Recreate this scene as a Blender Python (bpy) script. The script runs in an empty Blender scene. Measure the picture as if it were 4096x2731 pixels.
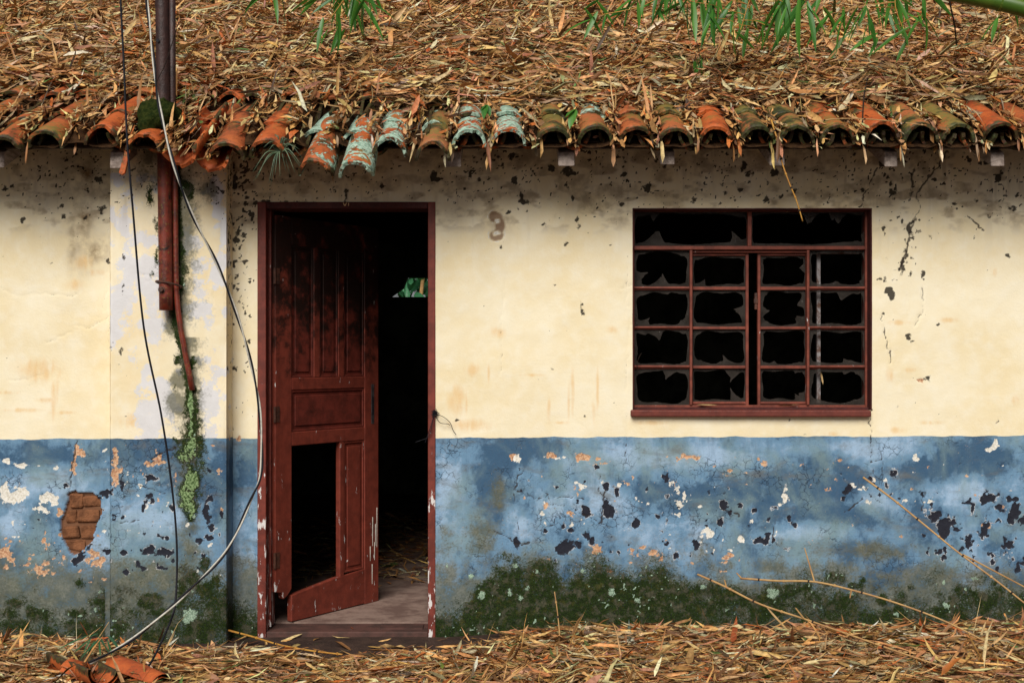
import bpy, math, random
import numpy as np
from mathutils import Vector, Matrix, Euler

# ------------------------------------------------------------------ camera, sky, sun, exposure
SC = bpy.context.scene
CAMD, CAMZ, FPX = 6.0, 1.3875, 4800.0          # metres from the wall, eye height, focal length in photo pixels
cd = bpy.data.cameras.new('camera'); cam = bpy.data.objects.new('camera', cd)
SC.collection.objects.link(cam); SC.camera = cam
cam.location = (0, -CAMD, CAMZ); cam.rotation_euler = (math.radians(90), 0, 0)
cd.sensor_width = 36.0; cd.lens = 36.0*FPX/4096.0; cd.shift_y = 0.0157
cd.clip_start = 0.05; cd.clip_end = 2000

SUN_EL, SUN_AZ = 40.0, -14.0                    # azimuth from the -Y axis (the viewer's side), negative = left
w = bpy.data.worlds.new('World'); SC.world = w; w.use_nodes = True
nt = w.node_tree; nt.nodes.clear()
sky = nt.nodes.new('ShaderNodeTexSky'); sky.sky_type = 'NISHITA'; sky.sun_disc = False
sky.sun_elevation = math.radians(SUN_EL); sky.sun_rotation = math.radians(180.0 - SUN_AZ)
sky.air_density = 0.6; sky.dust_density = 1.5; sky.ozone_density = 1.0
hsv = nt.nodes.new('ShaderNodeHueSaturation'); hsv.inputs['Saturation'].default_value = 0.12
bg = nt.nodes.new('ShaderNodeBackground'); bg.inputs['Strength'].default_value = 0.05
wo = nt.nodes.new('ShaderNodeOutputWorld')
nt.links.new(sky.outputs[0], hsv.inputs['Color']); nt.links.new(hsv.outputs[0], bg.inputs[0]); nt.links.new(bg.outputs[0], wo.inputs[0])
sl = bpy.data.lights.new('sun', 'SUN'); sl.energy = 4.8; sl.angle = math.radians(36); sl.color = (1.0, 0.965, 0.90)
so = bpy.data.objects.new('sun', sl); SC.collection.objects.link(so)
a_, e_ = math.radians(SUN_AZ), math.radians(SUN_EL)
sdir = Vector((math.sin(a_)*math.cos(e_), -math.cos(a_)*math.cos(e_), math.sin(e_)))
so.rotation_euler = sdir.to_track_quat('Z', 'Y').to_euler(); so.location = (-2, -8, 8)
SC.view_settings.view_transform = 'Standard'; SC.view_settings.look = 'None'
SC.view_settings.exposure = -0.30; SC.view_settings.gamma = 1.0; SC.view_settings.use_curve_mapping = False
SC.cycles.max_bounces = 8; SC.cycles.transparent_max_bounces = 16
SC.cycles.use_denoising = True

# ------------------------------------------------------------------ helpers
rnd = random.Random(7); NP = np.random.default_rng(11)
COL = SC.collection
def PX(px, py, y=0.0):                          # photo pixel on the plane at depth y -> world point
    s = (CAMD+y)/FPX
    return Vector(((px-2048)*s, y, CAMZ+(1430-py)*s))
def link(o, parent=None):
    COL.objects.link(o)
    if parent is not None: o.parent = parent
    return o
def tag(o, label=None, cat=None, group=None, kind=None):
    if label: o['label'] = label
    if cat: o['category'] = cat
    if group: o['group'] = group
    if kind: o['kind'] = kind
    return o
def empty(name, loc=(0,0,0)):
    o = bpy.data.objects.new(name, None); o.location = loc; o.empty_display_size = .1
    return link(o)

class MB:
    def __init__(s): s.v = []; s.f = []
    def box(s, x0, x1, y0, y1, z0, z1, j=0.0, M=None):
        b = len(s.v)
        for z in (z0, z1):
            for (x, y) in ((x0,y0),(x1,y0),(x1,y1),(x0,y1)):
                p = Vector((x+rnd.uniform(-j,j), y+rnd.uniform(-j,j), z+rnd.uniform(-j,j)))
                s.v.append(tuple(M @ p) if M else tuple(p))
        for q in ((0,3,2,1),(4,5,6,7),(0,1,5,4),(1,2,6,5),(2,3,7,6),(3,0,4,7)): s.f.append(tuple(b+i for i in q))
        return s
    def tube(s, pts, r, n=8, cap=True):
        pts = [Vector(p) for p in pts]; m = len(pts); b = len(s.v)
        up = Vector((0.13,1,0.07)).normalized()
        for i, p in enumerate(pts):
            t = (pts[min(i+1,m-1)]-pts[max(i-1,0)])
            if t.length < 1e-9: t = Vector((0,0,1))
            t.normalize(); u = t.cross(up)
            if u.length < 1e-4: u = t.cross(Vector((1,0,0)))
            u.normalize(); v = t.cross(u)
            rr = r[i] if hasattr(r, '__len__') else r
            for k in range(n):
                a = 2*math.pi*k/n
                s.v.append(tuple(p + u*(rr*math.cos(a)) + v*(rr*math.sin(a))))
        for i in range(m-1):
            for k in range(n):
                k2 = (k+1) % n
                s.f.append((b+i*n+k, b+i*n+k2, b+(i+1)*n+k2, b+(i+1)*n+k))
        if cap:
            s.f.append(tuple(b+k for k in range(n-1,-1,-1))); s.f.append(tuple(b+(m-1)*n+k for k in range(n)))
        return s
    def prism(s, poly, y0, y1):                 # polygon in x,z extruded over y
        b = len(s.v); n = len(poly)
        for (x, z) in poly: s.v.append((x, y0, z))
        for (x, z) in poly: s.v.append((x, y1, z))
        s.f.append(tuple(b+i for i in range(n))); s.f.append(tuple(b+n+i for i in range(n-1,-1,-1)))
        for i in range(n):
            k = (i+1) % n; s.f.append((b+i, b+n+i, b+n+k, b+k))
        return s
    def mesh(s, name, mat=None, smooth=False):
        me = bpy.data.meshes.new(name); me.from_pydata(s.v, [], s.f); me.update()
        if smooth:
            for p in me.polygons: p.use_smooth = True
        if mat: me.materials.append(mat)
        return me
    def build(s, name, mat=None, parent=None, smooth=False, bevel=0):
        o = bpy.data.objects.new(name, s.mesh(name, mat, smooth))
        if bevel:
            m = o.modifiers.new('bevel', 'BEVEL'); m.width = bevel; m.segments = 2; m.limit_method = 'ANGLE'
        return link(o, parent)

def np_mesh(name, V, F, mat=None, cols=None, smooth=False):
    V = np.asarray(V, dtype=np.float32); F = np.asarray(F, dtype=np.int32)
    me = bpy.data.meshes.new(name); n, k = F.shape
    me.vertices.add(len(V)); me.vertices.foreach_set('co', V.ravel())
    me.loops.add(n*k); me.loops.foreach_set('vertex_index', F.ravel())
    me.polygons.add(n); me.polygons.foreach_set('loop_start', np.arange(0, n*k, k, dtype=np.int32))
    me.update(calc_edges=True)
    if smooth: me.polygons.foreach_set('use_smooth', np.ones(n, dtype=bool))
    for nm, C in (cols or {}).items():
        at = me.attributes.new(nm, 'FLOAT_COLOR', 'POINT')
        c = np.ones((len(V), 4), dtype=np.float32); c[:, :3] = C
        at.data.foreach_set('color', c.ravel())
    if mat: me.materials.append(mat)
    me.validate(); return me

def hash2(ix, iy, seed):
    h = (ix*374761393 + iy*668265263 + seed*974634721) & 0xffffffff
    h = ((h ^ (h >> 13))*1274126177) & 0xffffffff
    h = ((h ^ (h >> 15))*2246822519) & 0xffffffff
    return ((h ^ (h >> 16)) & 0xffffff)/float(0xffffff)
def vnoise(x, y, seed=0):
    ix = np.floor(x).astype(np.int64); iy = np.floor(y).astype(np.int64)
    fx = x-ix; fy = y-iy; fx = fx*fx*(3-2*fx); fy = fy*fy*(3-2*fy)
    a = hash2(ix,iy,seed); b = hash2(ix+1,iy,seed); c = hash2(ix,iy+1,seed); d = hash2(ix+1,iy+1,seed)
    return (a*(1-fx)+b*fx)*(1-fy) + (c*(1-fx)+d*fx)*fy
def fbm(x, y, sc, oc=4, seed=0):
    x = np.asarray(x, float)/sc; y = np.asarray(y, float)/sc; s = 0; amp = 1; tot = 0
    for o in range(oc):
        s = s + amp*vnoise(x*2**o + 17.3*o, y*2**o + 9.1*o, seed+o*31); tot += amp; amp *= .5
    return s/tot
def sstep(a, b, x):
    t = np.clip((x-a)/(b-a), 0, 1); return t*t*(3-2*t)

# ------------------------------------------------------------------ node building
class NT:
    def __init__(s, name):
        s.m = bpy.data.materials.new(name); s.m.use_nodes = True; s.t = s.m.node_tree; s.t.nodes.clear()
        s.out = s.n('ShaderNodeOutputMaterial')
    def n(s, ty, **kw):
        nd = s.t.nodes.new(ty)
        for k, v in kw.items(): setattr(nd, k, v)
        return nd
    def put(s, sock, v):
        if isinstance(v, bpy.types.NodeSocket): s.t.links.new(v, sock)
        elif v is not None:
            if sock.type == 'RGBA' and hasattr(v, '__len__') and len(v) == 3: v = (*v, 1)
            sock.default_value = v
    def coord(s, kind='Object'): return s.n('ShaderNodeTexCoord').outputs[kind]
    def noise(s, vec, sc, det=4, rough=.55, dist=0, col=False):
        nd = s.n('ShaderNodeTexNoise'); s.put(nd.inputs['Vector'], vec)
        nd.inputs['Scale'].default_value = sc; nd.inputs['Detail'].default_value = det
        nd.inputs['Roughness'].default_value = rough; nd.inputs['Distortion'].default_value = dist
        return nd.outputs['Color' if col else 'Fac']
    def voro(s, vec, sc, feature='F1', out='Distance', rnd_=1.0):
        nd = s.n('ShaderNodeTexVoronoi', feature=feature); s.put(nd.inputs['Vector'], vec)
        nd.inputs['Scale'].default_value = sc; nd.inputs['Randomness'].default_value = rnd_
        return nd.outputs[out]
    def math(s, op, a, b=None, c=None, clamp=False):
        nd = s.n('ShaderNodeMath', operation=op, use_clamp=clamp); s.put(nd.inputs[0], a)
        if b is not None: s.put(nd.inputs[1], b)
        if c is not None: s.put(nd.inputs[2], c)
        return nd.outputs[0]
    def step(s, v, a, b, lo=0.0, hi=1.0):
        nd = s.n('ShaderNodeMapRange', interpolation_type='SMOOTHSTEP'); s.put(nd.inputs[0], v)
        for i, x in enumerate((a, b, lo, hi)): s.put(nd.inputs[1+i], x)
        return nd.outputs[0]
    def mix(s, f, a, b, mode='MIX'):
        nd = s.n('ShaderNodeMix', data_type='RGBA', blend_type=mode); s.put(nd.inputs[0], f)
        s.put(nd.inputs[6], a); s.put(nd.inputs[7], b); return nd.outputs[2]
    def attr(s, name, kind='GEOMETRY'):
        nd = s.n('ShaderNodeAttribute', attribute_name=name, attribute_type=kind); return nd
    def sep(s, c):
        nd = s.n('ShaderNodeSeparateXYZ'); s.put(nd.inputs[0], c); return nd.outputs
    def mapping(s, vec, scale=(1,1,1), loc=(0,0,0)):
        nd = s.n('ShaderNodeMapping'); s.put(nd.inputs[0], vec); nd.inputs['Scale'].default_value = scale
        s.put(nd.inputs['Location'], loc); return nd.outputs[0]
    def bump(s, h, strength=.3, dist=.01, normal=None):
        nd = s.n('ShaderNodeBump'); s.put(nd.inputs['Strength'], strength); nd.inputs['Distance'].default_value = dist
        s.put(nd.inputs['Height'], h)
        if normal is not None: s.put(nd.inputs['Normal'], normal)
        return nd.outputs[0]
    def bsdf(s, col, rough=.8, normal=None, spec=.3, metal=0.0, sub=None):
        nd = s.n('ShaderNodeBsdfPrincipled'); s.put(nd.inputs['Base Color'], col); s.put(nd.inputs['Roughness'], rough)
        s.put(nd.inputs['Specular IOR Level'], spec); s.put(nd.inputs['Metallic'], metal)
        if normal is not None: s.put(nd.inputs['Normal'], normal)
        s.t.links.new(nd.outputs[0], s.out.inputs[0]); return nd
    def rand(s): return s.n('ShaderNodeObjectInfo').outputs['Random']

def objvec(N, k=13.0):                          # object coordinates shifted per object, so copies differ
    nd = N.n('ShaderNodeVectorMath', operation='ADD'); N.put(nd.inputs[0], N.coord('Object'))
    sc = N.n('ShaderNodeVectorMath', operation='SCALE'); cb = N.n('ShaderNodeCombineXYZ')
    r = N.rand()
    for i in range(3): N.put(cb.inputs[i], N.math('MULTIPLY', r, 7.0+5*i))
    N.put(sc.inputs[0], cb.outputs[0]); sc.inputs['Scale'].default_value = k; N.put(nd.inputs[1], sc.outputs[0])
    return nd.outputs[0]

def mat_wall():
    N = NT('weathered_plaster'); P = N.coord('Object')
    A = N.sep(N.attr('maskA').outputs['Vector']); B = N.sep(N.attr('maskB').outputs['Vector'])
    C = N.sep(N.attr('maskC').outputs['Vector']); D = N.sep(N.attr('maskD').outputs['Vector'])
    E = N.sep(N.attr('maskE').outputs['Vector'])
    n_f = N.noise(P, 90, 5, .65); n_m = N.noise(P, 14, 6, .6); n_l = N.noise(P, 2.2, 5, .6); n_g = N.noise(P, 260, 3, .6)
    wob = N.math('MULTIPLY', N.math('SUBTRACT', n_f, .5), .6)
    def edge(m, w_=.05, k=1.0): return N.step(N.math('ADD', m, N.math('MULTIPLY', N.math('ADD', wob, N.math('MULTIPLY', N.math('SUBTRACT', n_g, .5), .35)), k)), .5-w_, .5+w_)
    # cream upper coat
    cream = N.mix(N.step(n_l, .35, .68), (.82,.69,.44), (.87,.78,.58))
    cream = N.mix(N.step(n_m, .4, .75, 0, .5), cream, (.89,.83,.68))
    cream = N.mix(N.math('MULTIPLY', N.step(N.math('ADD', B[2], N.math('MULTIPLY', wob, .5)), .25, 1.05), .62), cream, (.76,.48,.20))
    cream = N.mix(N.math('MULTIPLY', edge(D[1], .05), .93), cream, N.mix(n_m, (.60,.59,.60), (.78,.77,.80)))
    # blue dado
    bt = N.math('ADD', N.math('ADD', C[0], N.math('MULTIPLY', N.math('SUBTRACT', n_f, .5), .5)), N.math('MULTIPLY', N.math('SUBTRACT', n_m, .5), .4))
    blue = N.mix(N.step(bt, .15, .5), (.048,.108,.190), (.15,.275,.415))
    blue = N.mix(N.step(bt, .5, .9), blue, (.33,.47,.64))
    blue = N.mix(N.step(N.noise(P, 3.1, 6, .65, .5), .45, .70, 0, .75), blue, (.20,.285,.29))
    blue = N.mix(N.step(N.noise(N.mapping(P, (1,1,2.2), (4,0,7)), 3.7, 6, .7, .3), .52, .70, 0, .65), blue, (.15,.15,.135))
    blue = N.mix(N.step(N.noise(N.mapping(P, (3,1,.5), (2,0,1)), 7, 5, .65), .5, .75, 0, .4), blue, (.075,.12,.19))
    blue = N.mix(N.step(n_f, .52, .75, 0, .45), blue, (.05,.07,.11))
    blue = N.mix(N.step(N.noise(N.mapping(P, (1,1,1), (9,3,5)), 75, 4, .6), .68, .72, 0, .8), blue, (.42,.32,.22))
    vd = N.voro(N.n('ShaderNodeVectorMath', operation='ADD').outputs[0], 1)  # placeholder removed below
    N.t.nodes.remove(vd.node)
    wv = N.n('ShaderNodeVectorMath', operation='ADD'); N.put(wv.inputs[0], P)
    ws = N.n('ShaderNodeVectorMath', operation='SCALE'); N.put(ws.inputs[0], N.noise(P, 30, 3, .6, col=True)); ws.inputs['Scale'].default_value = .05
    N.put(wv.inputs[1], ws.outputs[0])
    craq = N.math('SUBTRACT', 1.0, N.step(N.voro(wv.outputs[0], 26, 'DISTANCE_TO_EDGE'), .0, .055))
    craq = N.math('MULTIPLY', craq, N.step(N.noise(P, 4.5, 4, .6), .5, .62, 0, .8))
    blue = N.mix(craq, blue, (.02,.03,.05))
    z_b = edge(E[0], .03, .25)
    base = N.mix(z_b, cream, blue)
    base = N.mix(N.math('MULTIPLY', N.step(N.math('ADD', C[2], N.math('ADD', N.math('MULTIPLY', N.math('SUBTRACT', n_m, .5), 1.3), N.math('MULTIPLY', N.math('SUBTRACT', n_f, .5), .9))), .25, .95), .85), base,
                 N.mix(N.step(n_m, .35, .65), N.mix(N.step(n_f,.35,.7), (.055,.062,.038), (.10,.10,.062)), N.mix(N.step(n_f,.3,.7), (.19,.18,.13), (.10,.10,.055))))
    base = N.mix(N.math('MULTIPLY', E[1], N.step(n_m, .3, .65)), base, (.19,.105,.035))
    # flaking layers
    base = N.mix(edge(A[2]), base, N.mix(N.step(n_f, .35, .65), N.mix(N.step(n_m, .45, .6), (.30,.13,.07), (.55,.27,.15)), N.mix(N.step(n_g,.4,.6), (.62,.36,.20), (.74,.54,.36))))
    base = N.mix(edge(A[1]), base, N.mix(N.step(n_f, .3, .6), (.55,.50,.40), (.80,.77,.70)))
    base = N.mix(N.math('MULTIPLY', N.math('MULTIPLY', N.step(A[0], .36, .44), N.step(n_m, .5, .56)), .8), base, (.55,.55,.56))
    base = N.mix(edge(A[0]), base, N.mix(n_f, (.008,.009,.014), (.028,.03,.045)))
    base = N.mix(D[2], base, N.mix(n_f, (.13,.060,.032), (.22,.100,.05)))
    # soot and mildew specks
    base = N.mix(N.math('MULTIPLY', edge(B[1], .10), .93), base, (.018,.013,.009))
    base = N.mix(N.math('MULTIPLY', N.step(N.math('ADD', C[1], N.math('MULTIPLY', wob, .5)), .35, .7), .85), base, (.03,.02,.015))
    # moss, algae, lichen
    ms = N.step(N.math('ADD', B[0], N.math('ADD', N.math('MULTIPLY', wob, 1.3), N.math('MULTIPLY', N.math('SUBTRACT', n_g, .5), 1.1))), .43, .68)
    mossc = N.mix(N.step(n_g, .38, .66), (.005,.009,.003), (.030,.056,.007)); mossc = N.mix(N.step(n_f, .5, .7, 0, .6), mossc, (.010,.013,.005))
    mossc = N.mix(N.step(N.noise(P, 22, 4, .6), .52, .7), mossc, N.mix(N.step(n_g,.4,.6), (.022,.024,.007), (.070,.070,.016)))
    mossc = N.mix(N.math('MULTIPLY', N.step(N.noise(P, 17, 6, .72), .50, .60), .68), mossc, N.mix(N.step(n_f, .35, .65), (.045,.045,.030), (.12,.108,.075)))
    base = N.mix(ms, base, mossc)
    base = N.mix(N.step(N.math('ADD', E[2], N.math('MULTIPLY', wob, 1.8)), .48, .62), base, N.mix(N.step(n_f,.38,.62), (.05,.10,.025), (.30,.42,.20)))
    base = N.mix(N.step(N.math('ADD', D[0], N.math('MULTIPLY', wob, 2.4)), .48, .60), base, N.mix(N.step(n_g,.4,.6), (.13,.21,.14), (.46,.60,.46)))
    h = N.math('ADD', N.math('MULTIPLY', n_g, .30), N.math('MULTIPLY', n_f, .6))
    h = N.math('ADD', h, N.math('MULTIPLY', n_m, .8))
    h = N.math('ADD', h, N.math('MULTIPLY', ms, N.math('MULTIPLY', N.noise(P, 160, 3, .7), 3.0)))
    h = N.math('SUBTRACT', h, N.math('MULTIPLY', N.math('MULTIPLY', craq, z_b), .8))
    N.bsdf(base, N.mix(ms, (.78,)*3, (.95,)*3), N.bump(h, N.mix(z_b, (.36,)*3, (.55,)*3), .006), .2)
    return N.m

def mat_paint(name, c0=(.17,.024,.015), c1=(.095,.016,.011), chips=0.0, mould_shade=0.0, rough=.5, chipcol=(.68,.64,.62)):
    N = NT(name); P = objvec(N); n = N.noise(P, 18, 6, .65); f = N.noise(P, 110, 4, .65)
    col = N.mix(N.step(n, .35, .65), c0, c1)
    st = N.noise(N.mapping(P, (60, 60, 5)), 1.0, 5, .6)
    col = N.mix(N.step(st, .5, .75, 0, .5), col, tuple(x*.55 for x in c0))
    if mould_shade:
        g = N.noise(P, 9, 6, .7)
        zz = N.step(N.sep(N.coord('Object'))[2], 1.0, 2.02, -.16, .20)  # darker with height: paints lintel and eave shade in with the mould
        col = N.mix(N.math('MULTIPLY', N.step(N.math('ADD', g, zz), .47-.10*mould_shade, .70-.10*mould_shade), .92), col, (.010,.006,.004))
    if chips:
        z = N.sep(N.n('ShaderNodeNewGeometry').outputs['Position'])[2]
        low = N.step(z, .25, 1.3, .10*chips, -.02)
        g = N.math('ADD', N.noise(N.mapping(P, (1.6,1.6,.45)), 26, 6, .65), low)
        col = N.mix(N.step(g, .655, .675), col, chipcol)
    h = N.math('ADD', N.math('MULTIPLY', n, .6), N.math('MULTIPLY', st, .5))
    N.bsdf(col, N.step(f, .3, .7, rough-.1, rough+.2), N.bump(h, .35, .003), .35)
    return N.m

def mat_tile():
    N = NT('terracotta'); P = N.coord('Object'); V = objvec(N, 1.0); r = N.rand()
    n = N.noise(V, 9, 6, .62); f = N.noise(V, 60, 5, .65); l = N.noise(V, 3.5, 4, .6)
    hu = N.attr('tone', 'OBJECT').outputs['Fac']
    col = N.mix(hu, (.50,.110,.024), (.33,.125,.050))
    col = N.mix(N.step(n, .42, .62, 0, .75), col, N.mix(hu, (.30,.050,.014), (.20,.085,.04)))
    col = N.mix(N.step(f, .5, .7, 0, .5), col, (.13,.045,.02))
    ms = N.attr('moss', 'OBJECT').outputs['Fac']; li = N.attr('lichen', 'OBJECT').outputs['Fac']
    S = N.sep(P)
    olive = N.step(N.math('ADD', N.math('MULTIPLY', l, 1.0), N.math('ADD', N.math('MULTIPLY', ms, .25), N.math('MULTIPLY', N.math('SUBTRACT', f, .5), .5))), .60, .80, 0, .85)
    col = N.mix(olive, col, N.mix(f, (.08,.085,.015), (.24,.22,.055)))
    # dark growth along the low flanks and the wet rim of the tile
    flank = N.math('ADD', N.step(S[2], .055, .0, 0, .35), N.step(S[1], .07, .0, 0, .13))
    dk = N.step(N.math('ADD', N.math('ADD', n, N.math('MULTIPLY', f, .35)), N.math('ADD', flank, N.math('MULTIPLY', ms, .16))), .78, .94)
    col = N.mix(N.math('MULTIPLY', dk, .92), col, N.mix(N.step(f,.4,.65), (.010,.012,.006), (.045,.06,.015)))
    lm = N.step(N.math('ADD', N.math('ADD', N.noise(V, 11, 7, .72, .6), N.math('MULTIPLY', N.math('SUBTRACT', f, .5), .25)), N.math('MULTIPLY', N.math('SUBTRACT', li, .80), .48)), .49, .515)
    col = N.mix(lm, col, N.mix(N.step(f, .35, .65), (.16,.27,.20), (.46,.60,.48)))
    h = N.math('ADD', N.math('MULTIPLY', f, .6), N.math('ADD', N.math('MULTIPLY', n, .8), N.math('MULTIPLY', lm, N.math('ADD', .6, N.math('MULTIPLY', f, 1.2)))))
    N.bsdf(col, N.step(lm, 0, 1, .62, .95), N.bump(h, .7, .006), .35)
    return N.m

def mat_leafcol(name, rough=.55, spec=.3):
    N = NT(name); P = N.coord('Object'); c = N.attr('leafcol').outputs['Color']
    n = N.noise(P, 55, 4, .65)
    c = N.mix(N.step(n, .35, .7), c, N.mix(.5, c, (.10,.05,.02)))
    nd = N.bsdf(c, rough, N.bump(N.noise(P, 240, 2), .25, .002), spec)
    return N.m
def mat_simple(name, c0, c1, sc=20, rough=.7, bump=.3, spec=.3, dist=.004, stretch=None, metal=0.0, thr=(.4,.62), own=True):
    N = NT(name); P = objvec(N) if own else N.coord('Object')
    if stretch: P = N.mapping(P, stretch)
    n = N.noise(P, sc, 6, .65); f = N.noise(P, sc*6, 4, .6)
    col = N.mix(N.step(n, *thr), c0, c1)
    col = N.mix(N.step(f, .5, .75, 0, .4), col, tuple(x*.5 for x in c0))
    N.bsdf(col, rough, N.bump(N.math('ADD', n, N.math('MULTIPLY', f, .5)), bump, dist), spec, metal)
    return N.m
def mat_green(name, c0, c1):
    N = NT(name); P = N.coord('Object'); r = N.rand()
    n = N.noise(N.mapping(P, (4, 160, 160)), 1.0, 3, .5)
    col = N.mix(r, c0, c1); col = N.mix(N.step(n, .45, .7, 0, .35), col, tuple(x*1.7 for x in c1))
    d = N.n('ShaderNodeBsdfPrincipled'); N.put(d.inputs['Base Color'], col); d.inputs['Roughness'].default_value = .38
    d.inputs['Specular IOR Level'].default_value = .4
    t = N.n('ShaderNodeBsdfTranslucent'); N.put(t.inputs[0], N.mix(.5, col, (.12,.42,.04)))
    mx = N.n('ShaderNodeMixShader'); mx.inputs[0].default_value = .25
    N.t.links.new(d.outputs[0], mx.inputs[1]); N.t.links.new(t.outputs[0], mx.inputs[2]); N.t.links.new(mx.outputs[0], N.out.inputs[0])
    return N.m
def mat_glass():
    N = NT('dusty_glass'); P = objvec(N)
    g = N.n('ShaderNodeBsdfPrincipled'); g.inputs['Base Color'].default_value = (.10,.085,.075,1); g.inputs['Roughness'].default_value = .3; g.inputs['Specular IOR Level'].default_value = .12
    N.put(g.inputs['Base Color'], N.mix(N.step(N.noise(P, 70, 5, .7), .66, .72), (.060,.050,.043), (.42,.39,.36)))
    t = N.n('ShaderNodeBsdfTransparent'); t.inputs[0].default_value = (.85,.87,.86,1)
    mx = N.n('ShaderNodeMixShader'); N.put(mx.inputs[0], N.step(N.noise(P, 12, 4, .6), .3, .7, .25, .6))
    N.t.links.new(t.outputs[0], mx.inputs[1]); N.t.links.new(g.outputs[0], mx.inputs[2]); N.t.links.new(mx.outputs[0], N.out.inputs[0])
    return N.m
def mat_rustpipe():
    N = NT('rusted_red_pipe'); P = objvec(N); n = N.noise(P, 22, 6, .65); f = N.noise(P, 90, 4, .7)
    S = N.sep(N.n('ShaderNodeNewGeometry').outputs['Position'])
    up = N.step(S[2], 2.36, 2.44)
    low = N.mix(N.step(n, .4, .65), (.20,.030,.015), (.075,.016,.010))
    low = N.mix(N.step(f, .58, .66, 0, .9), low, (.19,.15,.035))
    low = N.mix(N.step(N.noise(P, 14, 5, .7), .56, .64), low, (.012,.010,.008))
    hi = N.mix(N.step(n, .4, .65), (.052,.022,.018), (.028,.014,.013))
    N.bsdf(N.mix(up, low, hi), .48, N.bump(N.math('ADD', n, f), .6, .004), .4)
    return N.m
def mat_ground():
    N = NT('damp_soil'); P = N.coord('Object'); n = N.noise(P, 6, 6, .65); f = N.noise(P, 140, 3, .6)
    col = N.mix(N.step(n, .35, .65), (.035,.019,.014), (.075,.042,.030))
    col = N.mix(N.step(N.noise(P, 9, 4, .6), .6, .7, 0, .6), col, (.03,.035,.012))
    col = N.mix(N.step(f, .70, .76), col, (.26,.23,.2))
    N.bsdf(col, .85, N.bump(N.math('ADD', n, N.math('MULTIPLY', f, .6)), .8, .02), .3); return N.m

MW = mat_wall(); MT = mat_tile(); MLEAF = mat_leafcol('dry_bamboo_leaf'); MG = mat_ground(); MGLASS = mat_glass(); MPIPE = mat_rustpipe()
MFRAME = mat_paint('chipped_red_paint', (.20,.038,.024), (.12,.024,.016), chips=1.0)
MDOOR = mat_paint('oxblood_door_paint', (.225,.043,.025), (.155,.030,.018), chips=.15, mould_shade=.12)
MPANEL = mat_paint('mouldy_shaded_door_paint', (.17,.030,.019), (.10,.019,.012), mould_shade=.55)  # upper panels: blotchy mould plus shade put into the colour
MWIN = mat_paint('window_paint', (.22,.052,.030), (.125,.030,.018), chips=.5, rough=.55)
MSILL = mat_paint('sill_paint', (.165,.036,.024), (.11,.024,.017), rough=.6)
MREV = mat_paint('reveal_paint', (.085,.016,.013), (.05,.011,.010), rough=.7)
MOLD = mat_simple('old_white_paint', (.27,.25,.25), (.09,.045,.03), 30, .7)
MWOOD = mat_simple('grey_rafter_wood', (.36,.29,.25), (.20,.155,.13), 14, .85, .5, .2, .004, (3,.6,3))
MBAT = mat_simple('dark_batten_wood', (.052,.032,.022), (.03,.018,.012), 14, .85, .4, .2, .004, (.5,3,3))
MBRICK = mat_simple('old_brick', (.25,.105,.050), (.14,.060,.030), 22, .95, .9, .1, .012)
MFLOOR = mat_simple('worn_red_floor', (.27,.185,.150), (.15,.092,.075), 7, .7, .25, .3, .004, own=False)
MSTEP = mat_simple('red_oxide_sill', (.105,.048,.038), (.060,.032,.026), 9, .75, .3, .3, .004)
MROOM = mat_simple('sooty_plaster', (.15,.155,.115), (.05,.052,.040), 2.5, .95, .4, .1, .01, own=False)
MDECK = mat_simple('roof_underside', (.035,.024,.018), (.02,.014,.011), 6, .95, .3, .1, .01, own=False)
MLIT = mat_simple('litter_mould', (.07,.034,.014), (.035,.017,.008), 34, .95, .9, .1, .02, own=False)
MMOSS = mat_simple('cushion_moss', (.018,.030,.007), (.05,.062,.014), 45, 1.0, 1.0, .05, .02)
MBLK = mat_simple('black_cable', (.010,.010,.013), (.016,.016,.022), 60, .6, .1, .15)
MWHT = mat_simple('white_cable', (.60,.57,.50), (.45,.42,.36), 60, .5, .1, .4)
MCANE = mat_simple('dry_bamboo_cane', (.48,.29,.11), (.36,.19,.075), 18, .55, .2, .35)
MCANEY = mat_simple('yellow_bamboo_twig', (.52,.27,.05), (.38,.17,.035), 18, .5, .2, .35)
MDARKTWIG = mat_simple('dark_twig', (.035,.022,.016), (.02,.013,.010), 18, .7, .2, .2)
MLGRN = mat_green('bamboo_leaf_green', (.028,.125,.020), (.085,.235,.030))
MAIR = mat_green('air_plant_green', (.085,.13,.085), (.16,.22,.13))
MGRASS = mat_green('grass_green', (.020,.085,.040), (.045,.13,.055))
MSHRUB = mat_green('shrub_green', (.03,.16,.07), (.12,.32,.15))
MCULM = mat_simple('green_culm', (.055,.12,.012), (.11,.17,.02), 6, .4, .1, .4)
MIRON = mat_simple('rusty_iron', (.10,.035,.02), (.04,.018,.012), 40, .6, .4, .4)
MMETAL = mat_simple('dull_lock_metal', (.06,.055,.055), (.025,.022,.022), 40, .5, .3, .5)
MVI = mat_simple('scratched_bare_wood', (.75,.50,.26), (.60,.38,.18), 60, .9)

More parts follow.
